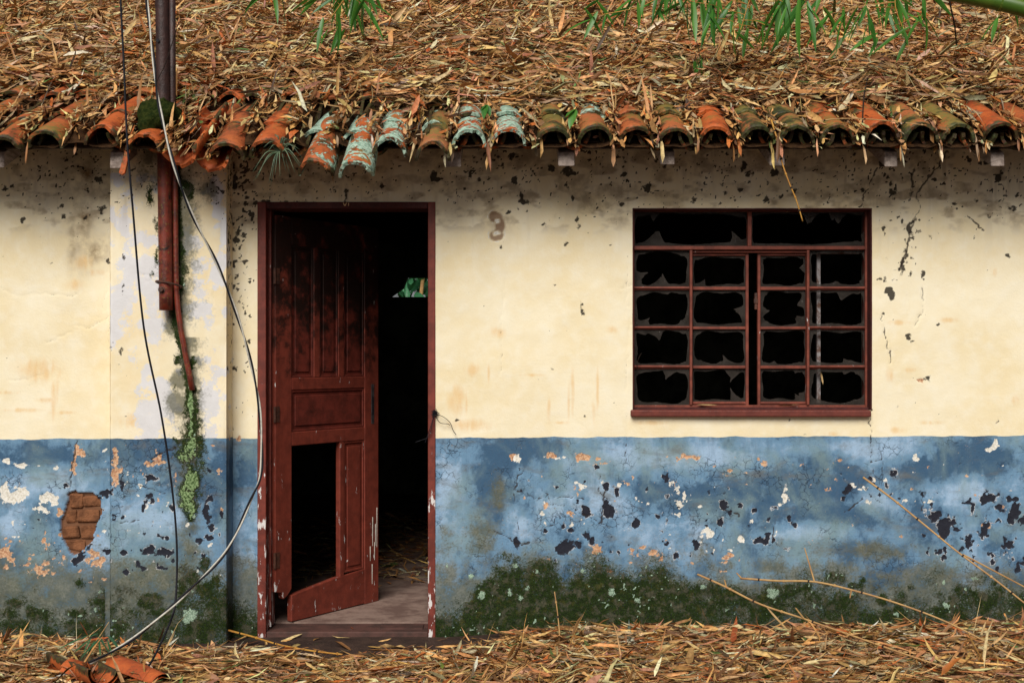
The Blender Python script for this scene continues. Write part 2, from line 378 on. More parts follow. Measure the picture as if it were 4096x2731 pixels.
# ------------------------------------------------------------------ the wall: one surface, weathered by measured marks
DARK = [(2263,2192,44,34),(2310,2178,26,16),(2347,2139,15,15),(2347,2052,20,26),(2434,2046,26,26),(2420,2030,16,26),(2539,2093,18,22),(2185,2125,9,11),(2254,2101,8,11),
 (2652,2058,9,12),(2702,2220,14,12),(2469,1959,10,14),(2837,1971,11,14),(2900,2024,20,22),(2922,2050,12,22),(2960,2020,13,10),(3014,2038,12,12),(3093,2029,14,10),(2878,2087,13,18),
 (3046,2162,24,14),(3064,2148,10,14),(3093,2165,10,10),(3151,2192,18,16),(2826,2107,9,14),(2788,2183,15,16),(2759,2226,12,16),(3389,1955,16,22),(3485,1916,15,14),(3549,1939,10,14),(3575,1893,22,10),
 (3726,2023,14,12),(3740,2060,28,26),(3775,2090,22,30),(3775,2134,24,28),(3757,2204,10,10),(3813,2090,14,13),(3871,2006,16,14),(3960,1995,40,22),(4000,2030,22,20),(3945,2010,20,14),(4040,2000,14,30),(4060,2045,26,34),(4045,2080,14,16),
 (3938,2130,18,34),(3868,2170,20,24),(3885,2200,16,14),(3845,2190,10,18),(4019,2180,9,34),(3961,2215,13,14),(3996,2081,11,12),(3800,2215,10,12),(3830,2115,10,10),
 (421,1974,30,20),(400,1990,16,12),(325,2221,20,34),(305,2245,22,12),(345,2200,10,16),(430,2209,17,14),(604,1908,36,16),(590,1920,16,16),(595,1980,16,24),(608,2000,10,12),(485,1936,10,32),(494,1988,20,9),
 (830,2056,9,30),(842,2110,16,16),(830,2150,20,22),(848,2150,12,16),(813,2226,12,26),(662,2151,13,10),(612,2090,7,14),(592,2200,26,12),(612,2185,16,10),(653,2208,28,16),(668,2222,14,12),(555,2250,15,10),(694,2244,11,13),(511,2287,16,15),(494,2212,14,13),(645,2270,18,9),(630,2255,8,14),(575,2220,10,10)]
WHITE = [(35,1850,24,16),(75,1860,26,9),(50,1985,66,30),(95,1970,30,22),(20,1960,24,30),(165,2035,32,14),(180,1990,30,22),(215,2000,18,26),(60,2150,14,8),(508,1898,14,10),(500,1940,8,20),(565,1945,12,9),(600,2010,10,10),
 (2225,1828,36,8),(2070,1830,18,20),(2680,1937,16,12),(2708,1965,12,20),(2695,1985,8,10),(2720,2015,16,16),(2735,1990,8,20),(2797,2026,14,12),(3142,1990,12,24),(3128,2012,8,8),(2817,2122,20,16),(2835,2138,14,14),(2892,2160,11,8),(2965,2156,12,12),
 (3099,2140,7,12),(3418,1945,22,20),(3405,1930,12,10),(3452,1955,12,9),(3543,1919,9,9),(3497,1912,10,9),(3621,2006,9,8),(3720,2008,14,8),(3712,1990,9,9),(3659,1826,20,16),(3976,1782,16,12),(3965,1800,22,10),(3985,1765,9,9),(3985,2030,6,6),(3755,2085,6,6),
 (2500,2110,6,8),(2590,2015,10,10),(2545,1985,7,8),(2620,1990,8,8),(2310,1930,7,9),(2345,1944,6,6)]
SALM = [(459,1850,18,40),(462,1900,20,60),(480,1870,16,24),(206,1994,18,22),(238,2045,12,20),(22,2212,30,24),(40,2232,22,10),(128,2218,14,10),(90,2255,46,10),(120,2240,26,8),(160,2270,26,12),(180,2290,30,10),(150,2285,20,18),(372,2215,26,22),(395,2245,18,22),(345,2235,14,18),(370,2250,14,10),
 (30,2270,18,6),(305,1790,10,20),(298,1835,9,26),(290,1875,10,26),(320,1815,18,14),(630,1830,16,14),(640,1850,20,9),(610,1860,12,8),(712,2005,16,9),(958,1760,10,10),(900,2038,9,14),(965,2190,9,20),
 (2063,1828,22,20),(2205,1822,26,14),(2330,1832,34,12),(2390,1835,26,16),(2365,1850,22,8),(2420,1850,20,9),(2382,2200,34,11),(2395,2185,14,12),(2360,2205,14,10),(2179,2232,20,5),(2530,2195,28,12),(2570,2185,24,12),(2545,2215,30,9),(2510,1933,26,14),(2540,1918,18,8),(2280,2058,10,12),
 (2301,1956,7,17),(2425,1942,8,8),(2470,1968,9,14),(2921,1887,16,11),(2782,1832,13,15),(2745,1840,10,9),(3305,1875,9,10),(3165,1895,8,4),(2910,2225,30,14),(2900,2245,36,8),(2960,2230,9,9),(3408,1975,16,8),(3300,1958,6,5),(3323,1960,6,5),(3945,2100,18,12),(3771,2114,10,10),
 (3405,2105,6,9),(2665,1833,9,11),(2700,1830,6,6),(3236,2170,10,8),(3680,1520,9,10),(2640,2230,12,16),(2600,2205,16,8)]
SOOT = [(1080,810,80,4),(1386,790,6,26),(1480,590,12,20),(1530,740,10,14),(2050,620,14,9),(2060,720,16,18),(2090,780,12,22),(2092,805,20,9),(2270,680,14,22),(2285,690,12,8),(2290,795,12,20),(2265,745,8,8),(2100,745,7,7),(2490,820,8,8),(2590,750,14,18),(2490,700,10,10),(2310,885,8,16),(2040,850,9,9),(2070,840,6,8),(2000,988,6,6),
 (1225,800,6,6),(1860,800,14,6),(1735,710,12,22),(1740,720,18,8),(1386,770,8,8),(2660,660,14,14),(2980,660,8,22),(2970,685,12,12),(2990,700,16,10),(2960,760,9,9),(3095,690,12,20),(3080,730,10,10),(3070,790,10,14),(2885,740,8,8),(2900,770,8,12),
 (940,700,8,26),(938,740,10,14),(950,830,10,12),(985,790,10,10),(1000,860,12,8),(955,930,8,10),(945,960,8,14),(960,985,10,8),(940,1048,12,6),(938,1062,7,14),(940,1110,7,10),(934,1150,6,6),(936,1300,7,9),(936,1330,5,6),(935,1480,12,8),(945,1465,8,6),(932,1440,6,6),(936,1710,6,16),(938,1720,8,8),
 (430,1035,8,12),(440,1050,8,8),(498,1030,4,6),(485,1165,3,8),(20,760,18,14),(40,750,10,8),(380,640,16,10),(405,840,14,10),(395,720,10,14),(300,620,10,12),
 (3640,920,9,26),(3630,960,7,34),(3622,1010,8,26),(3612,1060,7,30),(3600,1095,6,20),(3650,880,8,12),(3645,985,6,10),(3640,1103,7,9),(3515,1118,8,6),(3550,1170,14,16),(3560,1185,9,12),(3540,1125,8,8),(3620,1178,7,5),(3630,1350,9,9),(3626,1338,7,9),(3640,1365,8,5),(3530,1255,6,8),
 (3556,715,9,14),(3560,740,12,7),(3535,700,7,10),(4000,705,14,18),(4010,690,7,9),(3950,650,18,5),(3850,610,9,16),(3570,770,20,8),(3880,640,8,8),(3540,650,26,10),(3450,760,7,7),(3740,720,6,6),
 (2330,1240,6,13),(2190,1258,4,5),(2426,1188,4,4),(2488,955,4,3),(2208,1475,5,4),(2147,1510,3,3),(3160,1683,8,8),(3218,1735,7,6),(2780,800,7,9),(2880,815,8,6),(3490,1640,5,12),(3585,1630,6,8),(3713,1517,7,9),(480,1395,8,20),(447,1395,4,24)]
CRACK = [[(3790,600),(3770,640),(3725,700),(3690,740),(3668,790),(3680,830),(3660,880),(3640,930),(3630,1000),(3600,1080)],[(3510,670),(3490,720),(3460,760),(3452,800),(3435,835)],[(3655,680),(3650,740),(3645,800)],[(3486,1655),(3480,1690),(3488,1715),(3482,1790),(3487,1850),(3530,1840)],[(3522,1800),(3530,1850),(3525,1900)],
 [(2505,1660),(2510,1720),(2500,1800),(2503,1860)],[(2090,1880),(2052,1960),(2060,2030),(2075,2130)],[(2025,1100),(2015,1200),(2000,1320),(2008,1420),(1998,1500)],[(620,790),(530,700),(480,760)],[(440,840),(490,780),(560,750),(610,752)],[(425,620),(375,690),(365,720)],[(950,720),(985,770),(1010,800)],
 [(437,860),(425,960),(442,1060),(412,1230),(440,1290),(430,1380),(443,1500),(440,1600),(430,1700)],[(305,1745),(300,1800),(290,1870),(280,1960),(275,1975)],[(0,1150),(60,1180),(160,1175),(260,1180),(310,1180)],[(300,1300),(360,1310),(440,1270)],[(190,1370),(280,1330)],[(40,1520),(110,1520),(170,1490)],[(545,1090),(620,1110),(655,1105)],[(860,1150),(850,1220),(853,1280)],[(640,745),(760,765),(905,770)],
 [(2480,1150),(2600,1120)],[(2510,1050),(2505,1200),(2520,1260),(2510,1440),(2503,1560)],[(3690,1150),(3692,1240),(3660,1300)],[(3525,1260),(3545,1340),(3560,1450)],[(3870,860),(3900,890),(3930,920)],[(2060,1960),(2180,2010),(2260,2020)],[(2170,1950),(2230,2060),(2200,2110)],[(2420,1960),(2400,2100)],[(3380,2050),(3420,2020),(3450,1990)],[(3110,2060),(3090,2120),(3105,2180)],[(3700,1950),(3690,2040)],[(3470,1980),(3530,2010)],
 [(2820,2000),(2870,2030),(2960,2060)],[(1970,2120),(2040,2150),(2065,2180),(2120,2170)],[(2400,1900),(2390,1960),(2440,2000)],[(2130,1990),(2200,1985),(2340,1995)],[(2300,2040),(2380,2080),(2440,2110)],[(700,1790),(660,1800),(600,1840)],[(480,2090),(560,2080)],[(560,1940),(620,1960),(660,1975)]]
ORANGE = [(215,1590,16,110),(228,1560,10,80),(90,1640,110,12),(250,1650,70,10),(330,1050,60,40),(300,1140,50,30),(385,1090,40,20),(190,1600,60,14),(30,1570,50,10),(1865,1610,9,70),(1955,1490,7,50),(2290,1560,10,120),(2275,1600,7,100),(2390,1560,8,110),(2375,1640,10,60),(2195,1640,12,60),(1990,1330,40,30),(2130,1500,60,8),(2240,1690,50,8),(1880,1700,120,30),(1830,1600,50,80),(2600,1690,90,14),(3330,1735,40,14),(3560,1500,20,40),(3590,1720,40,18),(3640,1480,30,14),(3720,1690,60,12),(3460,1460,20,60),(4060,1600,20,30),(2450,1320,30,20),(3600,1290,60,14),(3790,1280,50,14),(3980,1090,20,24),(1890,1480,40,30),(150,1480,120,60),(640,1580,30,60),(520,1680,60,40)]
LICH = [(2063,2261,11,11),(1889,2308,11,10),(1926,2378,13,13),(2446,2369,12,11),(1786,2260,5,6),(3090,2375,24,22),(3775,2330,9,9),(3782,2420,12,12),(3584,2458,11,7),(3900,2312,14,10),(3255,2420,9,7),(3520,2210,4,4),(3345,2270,3,3),(2810,2350,7,7),(3405,2375,7,7),(2550,2398,8,12),(2335,2285,8,8),(760,2456,30,24),(745,2480,16,12),(2040,2370,9,9),(2080,2390,8,8),(2110,2350,7,7),(3290,2425,6,6),(3860,2350,5,5),(2555,2440,6,6)]
BRICKPOLY = [(299,1958),(325,1972),(371,1968),(401,1997),(407,2046),(387,2093),(372,2151),(336,2197),(296,2218),(272,2197),(244,2134),(243,2087),(266,2023),(272,1977)]
OVALS = [(1983,868,30,24),(2000,905,22,40),(1988,942,32,24)]

def blobs(u, v, L, seed, warp=1.0, shrink=0.0):            # ragged patches: distance inside each patch in photo pixels, frayed by noise
    out = np.full(u.shape, -40.0)
    n1 = fbm(u, v, 11, 3, seed)-.5; n2 = fbm(u, v, 38, 3, seed+5)-.5
    wu = u+warp*26*(fbm(u, v, 24, 3, seed+9)-.5); wv = v+warp*26*(fbm(u, v, 24, 3, seed+10)-.5)
    for (cx, cy, rx, ry) in L:
        w_ = max(rx, ry)*1.5+26
        k = (np.abs(u-cx) < w_) & (np.abs(v-cy) < w_)
        if not k.any(): continue
        d = (1-np.sqrt(((wu[k]-cx)/rx)**2+((wv[k]-cy)/ry)**2))*min(rx, ry)
        out[k] = np.maximum(out[k], d)
    return np.clip(.5+(out-shrink+warp*(20*n1+22*n2))/26, 0, 1)
def soft(u, v, L):
    out = np.zeros(u.shape)
    for (cx, cy, rx, ry) in L: out = np.maximum(out, np.exp(-(((u-cx)/rx)**2+((v-cy)/ry)**2)))
    return out
def polydist(u, v, L, lim):
    out = np.full(u.shape, 99.0)
    wu = u+(fbm(u, v, 18, 3, 71)-.5)*22; wv = v+(fbm(u, v, 18, 3, 72)-.5)*22
    for pl in L:
        for (a, b) in zip(pl[:-1], pl[1:]):
            x0, x1 = min(a[0],b[0])-lim-14, max(a[0],b[0])+lim+14; y0, y1 = min(a[1],b[1])-lim-14, max(a[1],b[1])+lim+14
            k = (u > x0) & (u < x1) & (v > y0) & (v < y1)
            if not k.any(): continue
            dx, dy = b[0]-a[0], b[1]-a[1]; t = np.clip(((wu[k]-a[0])*dx+(wv[k]-a[1])*dy)/(dx*dx+dy*dy+1e-9), 0, 1)
            out[k] = np.minimum(out[k], np.hypot(wu[k]-a[0]-t*dx, wv[k]-a[1]-t*dy))
    return out
def inpoly(u, v, poly):
    c = np.zeros(u.shape, bool); n = len(poly)
    for i in range(n):
        (x1, y1), (x2, y2) = poly[i], poly[(i+1) % n]
        k = ((y1 > v) != (y2 > v)) & (u < (x2-x1)*(v-y1)/((y2-y1)+1e-9)+x1); c ^= k
    return c
def rlist(n, u0, u1, v0, v1, r0, r1, seed, asp=1.0):
    R = random.Random(seed); L = []
    for _ in range(n):
        r = r0+(r1-r0)*R.random()**2.5; L.append((R.uniform(u0,u1), R.uniform(v0,v1), r*R.uniform(.6,1.3), r*R.uniform(.6,1.3)*asp))
    return L
DARK += rlist(36, 2060, 2760, 1860, 2260, 4, 12, 1, 1.2)+rlist(26, 2760, 3200, 1900, 2260, 4, 11, 2)+rlist(80, 3680, 4130, 1960, 2280, 4, 15, 3, 1.3)+rlist(24, 3350, 3620, 1880, 2000, 3, 11, 4)+rlist(46, 440, 900, 1860, 2300, 4, 13, 5, 1.2)+rlist(24, 60, 440, 1900, 2280, 4, 10, 6)
WHITE += rlist(26, 2650, 3160, 1920, 2240, 3, 9, 7)+rlist(22, 0, 440, 1800, 2180, 3, 10, 8)+rlist(16, 3380, 4100, 1860, 2060, 3, 8, 9)+rlist(30, 450, 900, 1860, 2300, 3, 7, 10)+rlist(20, 2150, 2650, 1900, 2150, 3, 8, 12)
SALM += rlist(36, 2250, 3000, 2150, 2300, 3, 12, 13, .7)+rlist(60, 0, 420, 2130, 2330, 3, 14, 14, .8)+rlist(24, 2700, 3400, 1820, 1960, 3, 9, 15)+rlist(16, 2000, 2700, 1820, 2050, 3, 9, 16)+rlist(30, 450, 900, 1780, 2000, 3, 10, 17)+rlist(18, 3600, 4100, 1780, 2150, 3, 8, 18)
SOOT += rlist(46, 930, 4130, 610, 840, 3, 13, 20, 1.2)+rlist(30, 0, 430, 620, 900, 3, 9, 21)+rlist(34, 925, 1000, 650, 1500, 2, 8, 22, 1.3)+rlist(34, 3520, 3700, 850, 1150, 2, 7, 23)+rlist(16, 3480, 4100, 760, 1000, 2, 6, 24)+rlist(14, 1750, 2500, 820, 1000, 2, 5, 25)+rlist(12, 1750, 4096, 1000, 1700, 2, 5, 26)+rlist(4, 0, 430, 1000, 1700, 2, 5, 27)

def weather(u, v, pil):
    m = {}
    n48 = fbm(u, v, 48, 4, 3); n120 = fbm(u, v, 120, 4, 4); n300 = fbm(u, v, 300, 4, 5); n14 = fbm(u, v, 14, 3, 6)
    line = 1753-(u-1000)*.0032+(fbm(u, v*0, 60, 3, 9)-.5)*9
    blue = np.clip(.5+(v-line)/14, 0, 1)
    dark = blobs(u, v, DARK, 100, 1.05, 2.6); white = blobs(u, v, WHITE, 120, 1.1, 2.8); salm = blobs(u, v, SALM, 140, 1.15, 3.6)
    inb = v > line-30
    dark = np.where(v > line+30, dark, 0); white = np.where(inb, white, 0); salm = np.where(inb | (salm > .4), salm, 0)
    # oval scar by the door: bare brown ring, grey edge
    ov = blobs(u, v, OVALS, 160, .25); ovc = blobs(u, v, [(1990,884,13,12),(1985,934,16,10),(1968,908,12,20)], 161, .45)
    brick = inpoly(u+(n14-.5)*16, v+(n48-.5)*18, BRICKPOLY) & (not pil)
    rim = np.clip((ov-.30)*6, 0, 1)*np.clip((.56-ov)*8, 0, 1)
    white = np.maximum(white, rim*.95*(n14+.40))
    hole = np.maximum(brick*1.0, .78*np.clip((ov-.5)*5, 0, 1)*(1-np.clip((ovc-.45)*6, 0, 1)))
    white = np.maximum(white, np.clip((ov-.5)*4, 0, 1)*np.clip((ovc-.4)*4, 0, 1)*.62)
    # soot
    soot = blobs(u, v, SOOT, 180, 1.0, 1.5)
    fine = (fbm(u*1.0, v, 9, 2, 190))
    dens = sstep(1000, 720, v)*.085 + .08*np.exp(-((u-985)/60)**2)*(v < 1700)
    dens = dens*(.4+1.2*n120)
    soot = np.maximum(soot, np.where(v < line-20, np.clip(.5+(fine-(.93-dens*1.9))*9, 0, 1), 0))
    brush = fbm(u*.35, v, 8, 3, 195); soot = np.maximum(soot, np.where(v < 960, np.clip(.5+(brush-.70+.10*sstep(940, 700, v)*n120*1.6)*6, 0, 1)*.14*(u > 930), 0))
    soot = np.where(v < line+60, soot, 0)
    if not pil: soot = np.where((u < 930) & (u > 440), 0, soot)
    cd_ = polydist(u, v, CRACK, 14); crack = np.clip(1-cd_/np.where(u > 3560, 9.0, 6.0), 0, 1)
    crack = crack*np.clip(.25+n120*1.2, 0, 1)*np.where((v < line) & (u < 3400), .55, 1)
    orange = soft(u, v, ORANGE)*(.35+1.0*fbm(u*2.2, v*.5, 26, 4, 200))
    orange = np.maximum(orange, .5*sstep(1430, 1750, v)*n120)
    # blue tone: pale along the top band, darker clouds, measured
    tone = .46+(n300-.5)*.8+(n120-.5)*.45
    tone = tone + .55*soft(u, v, [(1800,1900,60,160),(2700,1830,500,45),(3300,1790,360,45),(2230,2030,140,80),(2080,2090,80,70),(2420,1990,90,60),(3500,2000,80,60),(3300,2130,200,45),(3850,1960,160,60),(600,2080,120,90),(120,1930,160,60),(60,2090,90,50)])
    tone = tone - .50*soft(u, v, [(2150,1800,200,50),(1960,1900,60,120),(2600,1960,120,60),(2780,2000,160,60),(3250,1950,260,60),(3700,1880,140,60),(3900,1830,220,60),(3300,2050,160,40),(560,2330,150,60),(600,1790,300,40),(860,1900,80,160),(700,2250,120,60),(250,1820,200,50),(1000,1850,60,120),(150,2080,110,40)])
    p1 = fbm(u+300, v*1.4, 150, 4, 81); p2 = fbm(u*1.2, v+900, 70, 4, 82); p3 = fbm(u*2.2, v*.6, 60, 4, 83)
    tone = tone + .10*sstep(.48, .54, p1)-.14*sstep(.55, .60, p2)+.22*(p3-.5)+.25*(n14-.5)
    if pil: tone = tone-.12; orange = np.maximum(orange, .45*n120+.18)
    algae = sstep(2060, 2400, v+(n120-.5)*260+(n48-.5)*120)*.95
    algae = algae*np.where((u > 3560) & (u < 4200), sstep(2160, 2290, v), 1)
    algae = np.maximum(algae, .8*soft(u, v, [(1930,2150,90,140),(3480,2200,280,60),(3100,2270,160,40),(1790,2180,60,100),(1990,1990,50,110),(960,2300,60,140),(300,2330,180,60)]) * (.5+n48))
    # moss
    tx = [-900,0,60,150,230,300,420,440,560,690,730,830,905,930,1040,1742,1790,1850,1900,1960,2020,2150,2320,2500,2700,2790,2950,3150,3280,3420,3520,3620,3720,3850,4000,4096,5200]
    ty = [2420,2420,2400,2370,2470,2470,2350,2400,2350,2380,2290,2250,2330,2390,2440,2400,2440,2400,2360,2270,2250,2250,2260,2255,2265,2295,2300,2320,2300,2325,2370,2380,2370,2320,2310,2330,2330]
    top = np.interp(u, tx, ty); prof = (v-top+(n120-.5)*150+(n48-.5)*120+(n14-.5)*40)
    moss = np.clip(.5+(prof-14)/240, 0, .80)
    pat = np.clip((n48-.36)*3.2, 0, 1)
    weak = np.clip(np.exp(-((u-3130)/330)**2)*.30+np.exp(-((u-150)/320)**2)*.30+(u > 3560)*.2+((u > 440) & (u < 930))*.25, 0, 1)
    moss = moss*(1-weak*(1-pat))
    moss = np.maximum(moss, blobs(u, v, [(3330,2305,28,26),(3370,2312,15,17),(3300,2330,40,18),(3450,2320,18,16),(3420,2340,40,22),(3640,2350,22,18),(3530,2400,30,30),(3150,2345,40,20),(820,2260,26,40),(770,2310,40,40),(860,2330,30,40),(60,2410,36,26),(120,2440,24,40),(310,2450,50,28),(320,2330,24,18),(600,2400,60,40),(190,2480,14,9),(240,2480,9,9)], 210, .6)*.75)
    if not pil: moss = np.where((u > 420) & (u < 930), np.minimum(moss, .2), moss)
    lime = np.zeros(u.shape)
    if pil:
        cx = np.interp(v, [600,900,1100,1250,1350,1450,1560,1700,1900,2060], [712,718,726,700,712,738,762,766,768,764])
        wd = np.interp(v, [600,900,1100,1200,1300,1450,1600,1700,1800,1950,2050,2100], [14,16,17,20,18,14,26,34,50,46,30,8])
        d = 1-np.abs(u-cx)/wd + (n48-.5)*1.8+(n14-.5)*.7
        strip = np.clip(.5+d*.55, 0, .85)*((v > 560) & (v < 2090))
        moss = np.maximum(moss, strip)
        moss = np.maximum(moss, blobs(u, v, [(695,1290,16,16),(705,1330,16,12),(715,1440,22,26),(745,1460,26,30),(770,1445,14,26),(770,1560,30,20),(720,1760,26,16),(740,1075,16,24),(628,1030,12,50),(605,1090,9,24),(625,900,12,40),(600,780,20,50),(745,760,40,40),(700,1545,9,9)], 211, .8)*.82)
        lime = np.clip(.28+(1-np.abs(u-764)/np.interp(v,[1520,1700,1780,1820,1950,2040,2070],[10,16,30,44,42,30,6])+(n48-.5)*2.6+(n14-.5))*.5, 0, .9)*((v > 1530) & (v < 2080))
        algae = np.maximum(algae, (.95*np.exp(-((u-762)/70)**2)*(v > 1350)*(.3+n48)))
        algae = np.maximum(algae, (1.5*np.exp(-((u-730)/80)**2)*(v < 1500)*n120)); algae = np.maximum(algae, 1.5*np.exp(-((u-640)/110)**2)*sstep(900, 620, v)*n48)
        algae = np.maximum(algae, 1.3*soft(u, v, [(720,1620,60,90),(690,1300,40,60),(720,1520,50,60),(830,760,40,60)])*(.4+n48))
        ww = np.full(u.shape, 0.0)
        ww = ww + .60*soft(u, v, [(500,1150,50,150),(460,1230,40,120),(500,1000,50,80),(610,1160,50,180),(640,1500,60,200),(600,1400,40,140),(800,1150,50,160),(870,1080,36,110),(840,1300,50,130),(830,1600,50,150),(680,1650,60,120),(880,900,30,80),(470,720,30,40),(500,930,20,60),(780,980,60,60),(560,1600,50,60),(700,1450,50,90)])
        white_w = np.clip(.27+ww*.66+(n48-.5)*1.1+(n120-.5)*.7, 0, 1)*(v > 690)
    else:
        white_w = np.clip(.12*soft(u, v, [(1750,1100,60,300)]), 0, 1)
    lich = blobs(u, v, LICH, 230, .6)
    lich = np.maximum(lich, np.clip(.5+(fbm(u, v, 11, 2, 231)-.80)*4, 0, 1)*(moss > .45)*(n120 > .5))
    stain = np.zeros(u.shape)
    if u.size and not pil:
        stain = .95*soft(u, v, [(330,880,50,170),(290,960,22,110),(380,1000,60,60),(350,700,120,120)])*(n48+.3)+.25*soft(u, v, [(1660,800,20,20)])
    else:
        stain = .35*np.exp(-((u-700)/260)**2)*(v < 760)*n120
    dripx = fbm(u, v*.05, 16, 3, 240); bs = fbm(u*.45, v, 34, 4, 241); stain = np.maximum(stain, .62*sstep(.50, .66, bs+.16*sstep(900, 640, v)*n300)*(v < 960)*sstep(960, 860, v)) if not pil else stain
    stain = np.maximum(stain, np.clip((dripx-.56)*2.0, 0, .35)*sstep(1100, 640, v)*n120*1.6)
    z = np.zeros(u.shape)
    m['maskA'] = np.stack([dark, white, salm], -1); m['maskB'] = np.stack([moss, soot, orange], -1)
    m['maskC'] = np.stack([np.clip(tone, 0, 1), crack, np.clip(algae, 0, 1)], -1)
    m['maskD'] = np.stack([lich, white_w, np.clip(hole, 0, 1)], -1); m['maskE'] = np.stack([blue, np.clip(stain, 0, 1), lime], -1)
    peel = np.maximum(np.maximum(np.clip((dark-.5)*6, 0, 1)*1.2, np.clip((salm-.5)*6, 0, 1)*1.3), np.clip((white-.5)*6, 0, 1)*.7)
    disp = -.0022*peel - .004*crack - .017*brick - .006*np.clip((ov-.5)*6, 0, 1)
    mm = np.clip((moss-.46)*5, 0, 1)
    disp = disp + mm*(.002+(.002 if pil else .007)*np.clip(n14-.2, 0, 1)) + np.clip((lime-.5)*5, 0, 1)*(.001+.0008*n14) + np.clip((lich-.5)*5,0,1)*.003
    disp = disp + (n300-.5)*.010 + (n120-.5)*.004
    return m, disp

def seglines(bps, step):
    out = []
    for a, b in zip(bps[:-1], bps[1:]):
        n = max(1, int(round((b-a)/step))); out.append(np.linspace(a, b, n, endpoint=False))
    return np.concatenate(out+[np.array([bps[-1]])])
def PXx(px, y=0.0): return (px-2048)*(CAMD+y)/FPX
def PYz(py, y=0.0): return CAMZ+(1430-py)*(CAMD+y)/FPX

DX0, DX1, DZ1 = PXx(1030), PXx(1742), PYz(808)          # door opening (outside of its frame)
WX0, WX1, WZ0, WZ1 = PXx(2530), PXx(3488), PYz(1640), PYz(833)
PILD = 0.13                                              # the pilaster stands this far out
PLX0, PLX1 = PXx(440, -PILD), PXx(905, -PILD)
HX = 4.2; WTOP = 2.525; WT = 0.18
STEP = 0.0062

def grid_sheet(xs, zs, keep=None):
    nx, nz = len(xs), len(zs); X, Z = np.meshgrid(xs, zs)
    idx = np.arange(nx*nz).reshape(nz, nx)
    F = np.stack([idx[:-1,:-1], idx[:-1,1:], idx[1:,1:], idx[1:,:-1]], -1).reshape(-1, 4)
    if keep is not None:
        cx = ((X[:-1,:-1]+X[1:,1:])/2).ravel(); cz = ((Z[:-1,:-1]+Z[1:,1:])/2).ravel(); F = F[keep(cx, cz)]
    return X.ravel(), Z.ravel(), F

house = empty('house', (0, 0, 0))
tag(house, 'abandoned single storey house with cream and blue flaking plaster under a clay tile roof', 'house')

xs = np.concatenate([seglines([-HX, -2.75], .06)[:-1], seglines([-2.75, DX0, DX1, WX0, WX1, 2.75], STEP)[:-1], seglines([2.75, HX], .06)])
zs = seglines([-.12, 0.0, DZ1, WTOP], STEP) if False else seglines([-.12, WZ0, WZ1, DZ1 if DZ1 > WZ1 else WZ1+.02, WTOP], STEP)
keep = lambda cx, cz: ~(((cx > DX0) & (cx < DX1) & (cz < DZ1)) | ((cx > WX0) & (cx < WX1) & (cz > WZ0) & (cz < WZ1)))
X, Z, F = grid_sheet(xs, zs, keep)
u, v = X*800+2048, 1430-(Z-CAMZ)*800
masks, disp = weather(u, v, False)
edge_keep = ((np.abs(X-DX0) < .012) | (np.abs(X-DX1) < .012)) & (Z < DZ1+.01) | ((np.abs(X-WX0) < .012) | (np.abs(X-WX1) < .012)) & (Z > WZ0-.01) & (Z < WZ1+.01)
disp = np.where(edge_keep, np.clip(disp, -.002, .004), disp)
disp = disp + np.where(Z < .03, 0, 0)
V = np.stack([X, -disp, Z], -1)
wall_me = np_mesh('wall', V, F, MW, masks, smooth=True)
wall = link(bpy.data.objects.new('wall', wall_me), house)
core = MB()
for (x0, x1, z0, z1) in ((-HX, DX0, -.12, WTOP), (DX1, WX0, -.12, WTOP), (WX1, HX, -.12, WTOP), (DX0, DX1, DZ1, WTOP), (WX0, WX1, -.12, WZ0), (WX0, WX1, WZ1, WTOP)):
    core.box(x0, x1, .034, WT, z0, z1)
core.build('wall_core', MROOM, house)

# exposed bricks in the broken patch (pieces of the wall)
def brick(px0, px1, py0, py1, y0, y1):
    a, b = PX(px0, py1), PX(px1, py0)
    m = MB().box(a.x, b.x, y0, y1, a.z, b.z, j=.008)
    return m.build('brick', MBRICK, wall, bevel=.009)
for (a, b, c, d, e) in ((276,330,1975,2028,.003),(333,404,1982,2028,.006),(262,300,2040,2092,.007),(306,392,2040,2090,.004),(248,316,2106,2150,.004),(319,381,2102,2152,.003),(262,345,2162,2204,.006)):
    brick(a, b, c, d, e, .032)

# pilaster
xs = seglines([PLX0, PLX1], STEP); zs = seglines([-.12, WTOP], STEP)
X, Z, F = grid_sheet(xs, zs)
sp = FPX/(CAMD-PILD)
u, v = X*sp+2048, 1430-(Z-CAMZ)*sp
mk, disp = weather(u, v, True)
ed = np.minimum(np.minimum(X-PLX0, PLX1-X)/.012, 1); disp = disp*np.clip(ed, 0, 1) - .004*(1-np.clip(ed, 0, 1))*(.3+fbm(X*0, v, 30, 3, 301))
V1 = np.stack([X, -PILD-disp, Z], -1)
# side faces
def side(x, u_s, sign):
    ys = seglines([-PILD, .03], STEP); Y, Zs, F2 = grid_sheet(ys, zs)
    vv = 1430-(Zs-CAMZ)*sp; uu = u_s+sign*(Y+PILD)*sp
    m2, d2 = weather(uu, vv, True); m2['maskE'][:, 2] = 0
    d2 = d2*np.clip((Y+PILD)/.012, 0, 1)
    V2 = np.stack([x+sign*d2, Y, Zs], -1)
    e0 = np.abs(Y+PILD) < 1e-6
    return V2, (F2 if sign > 0 else F2[:, ::-1]), m2
V2, F2, m2 = side(PLX1, 905, 1); V3, F3, m3 = side(PLX0, 440, -1)
Vp = np.concatenate([V1, V2, V3]); Fp = np.concatenate([F, F2+len(V1), F3+len(V1)+len(V2)])
mp = {k: np.concatenate([mk[k], m2[k], m3[k]]) for k in mk}
link(bpy.data.objects.new('pilaster', np_mesh('pilaster', Vp, Fp, MW, mp, smooth=True)), house)

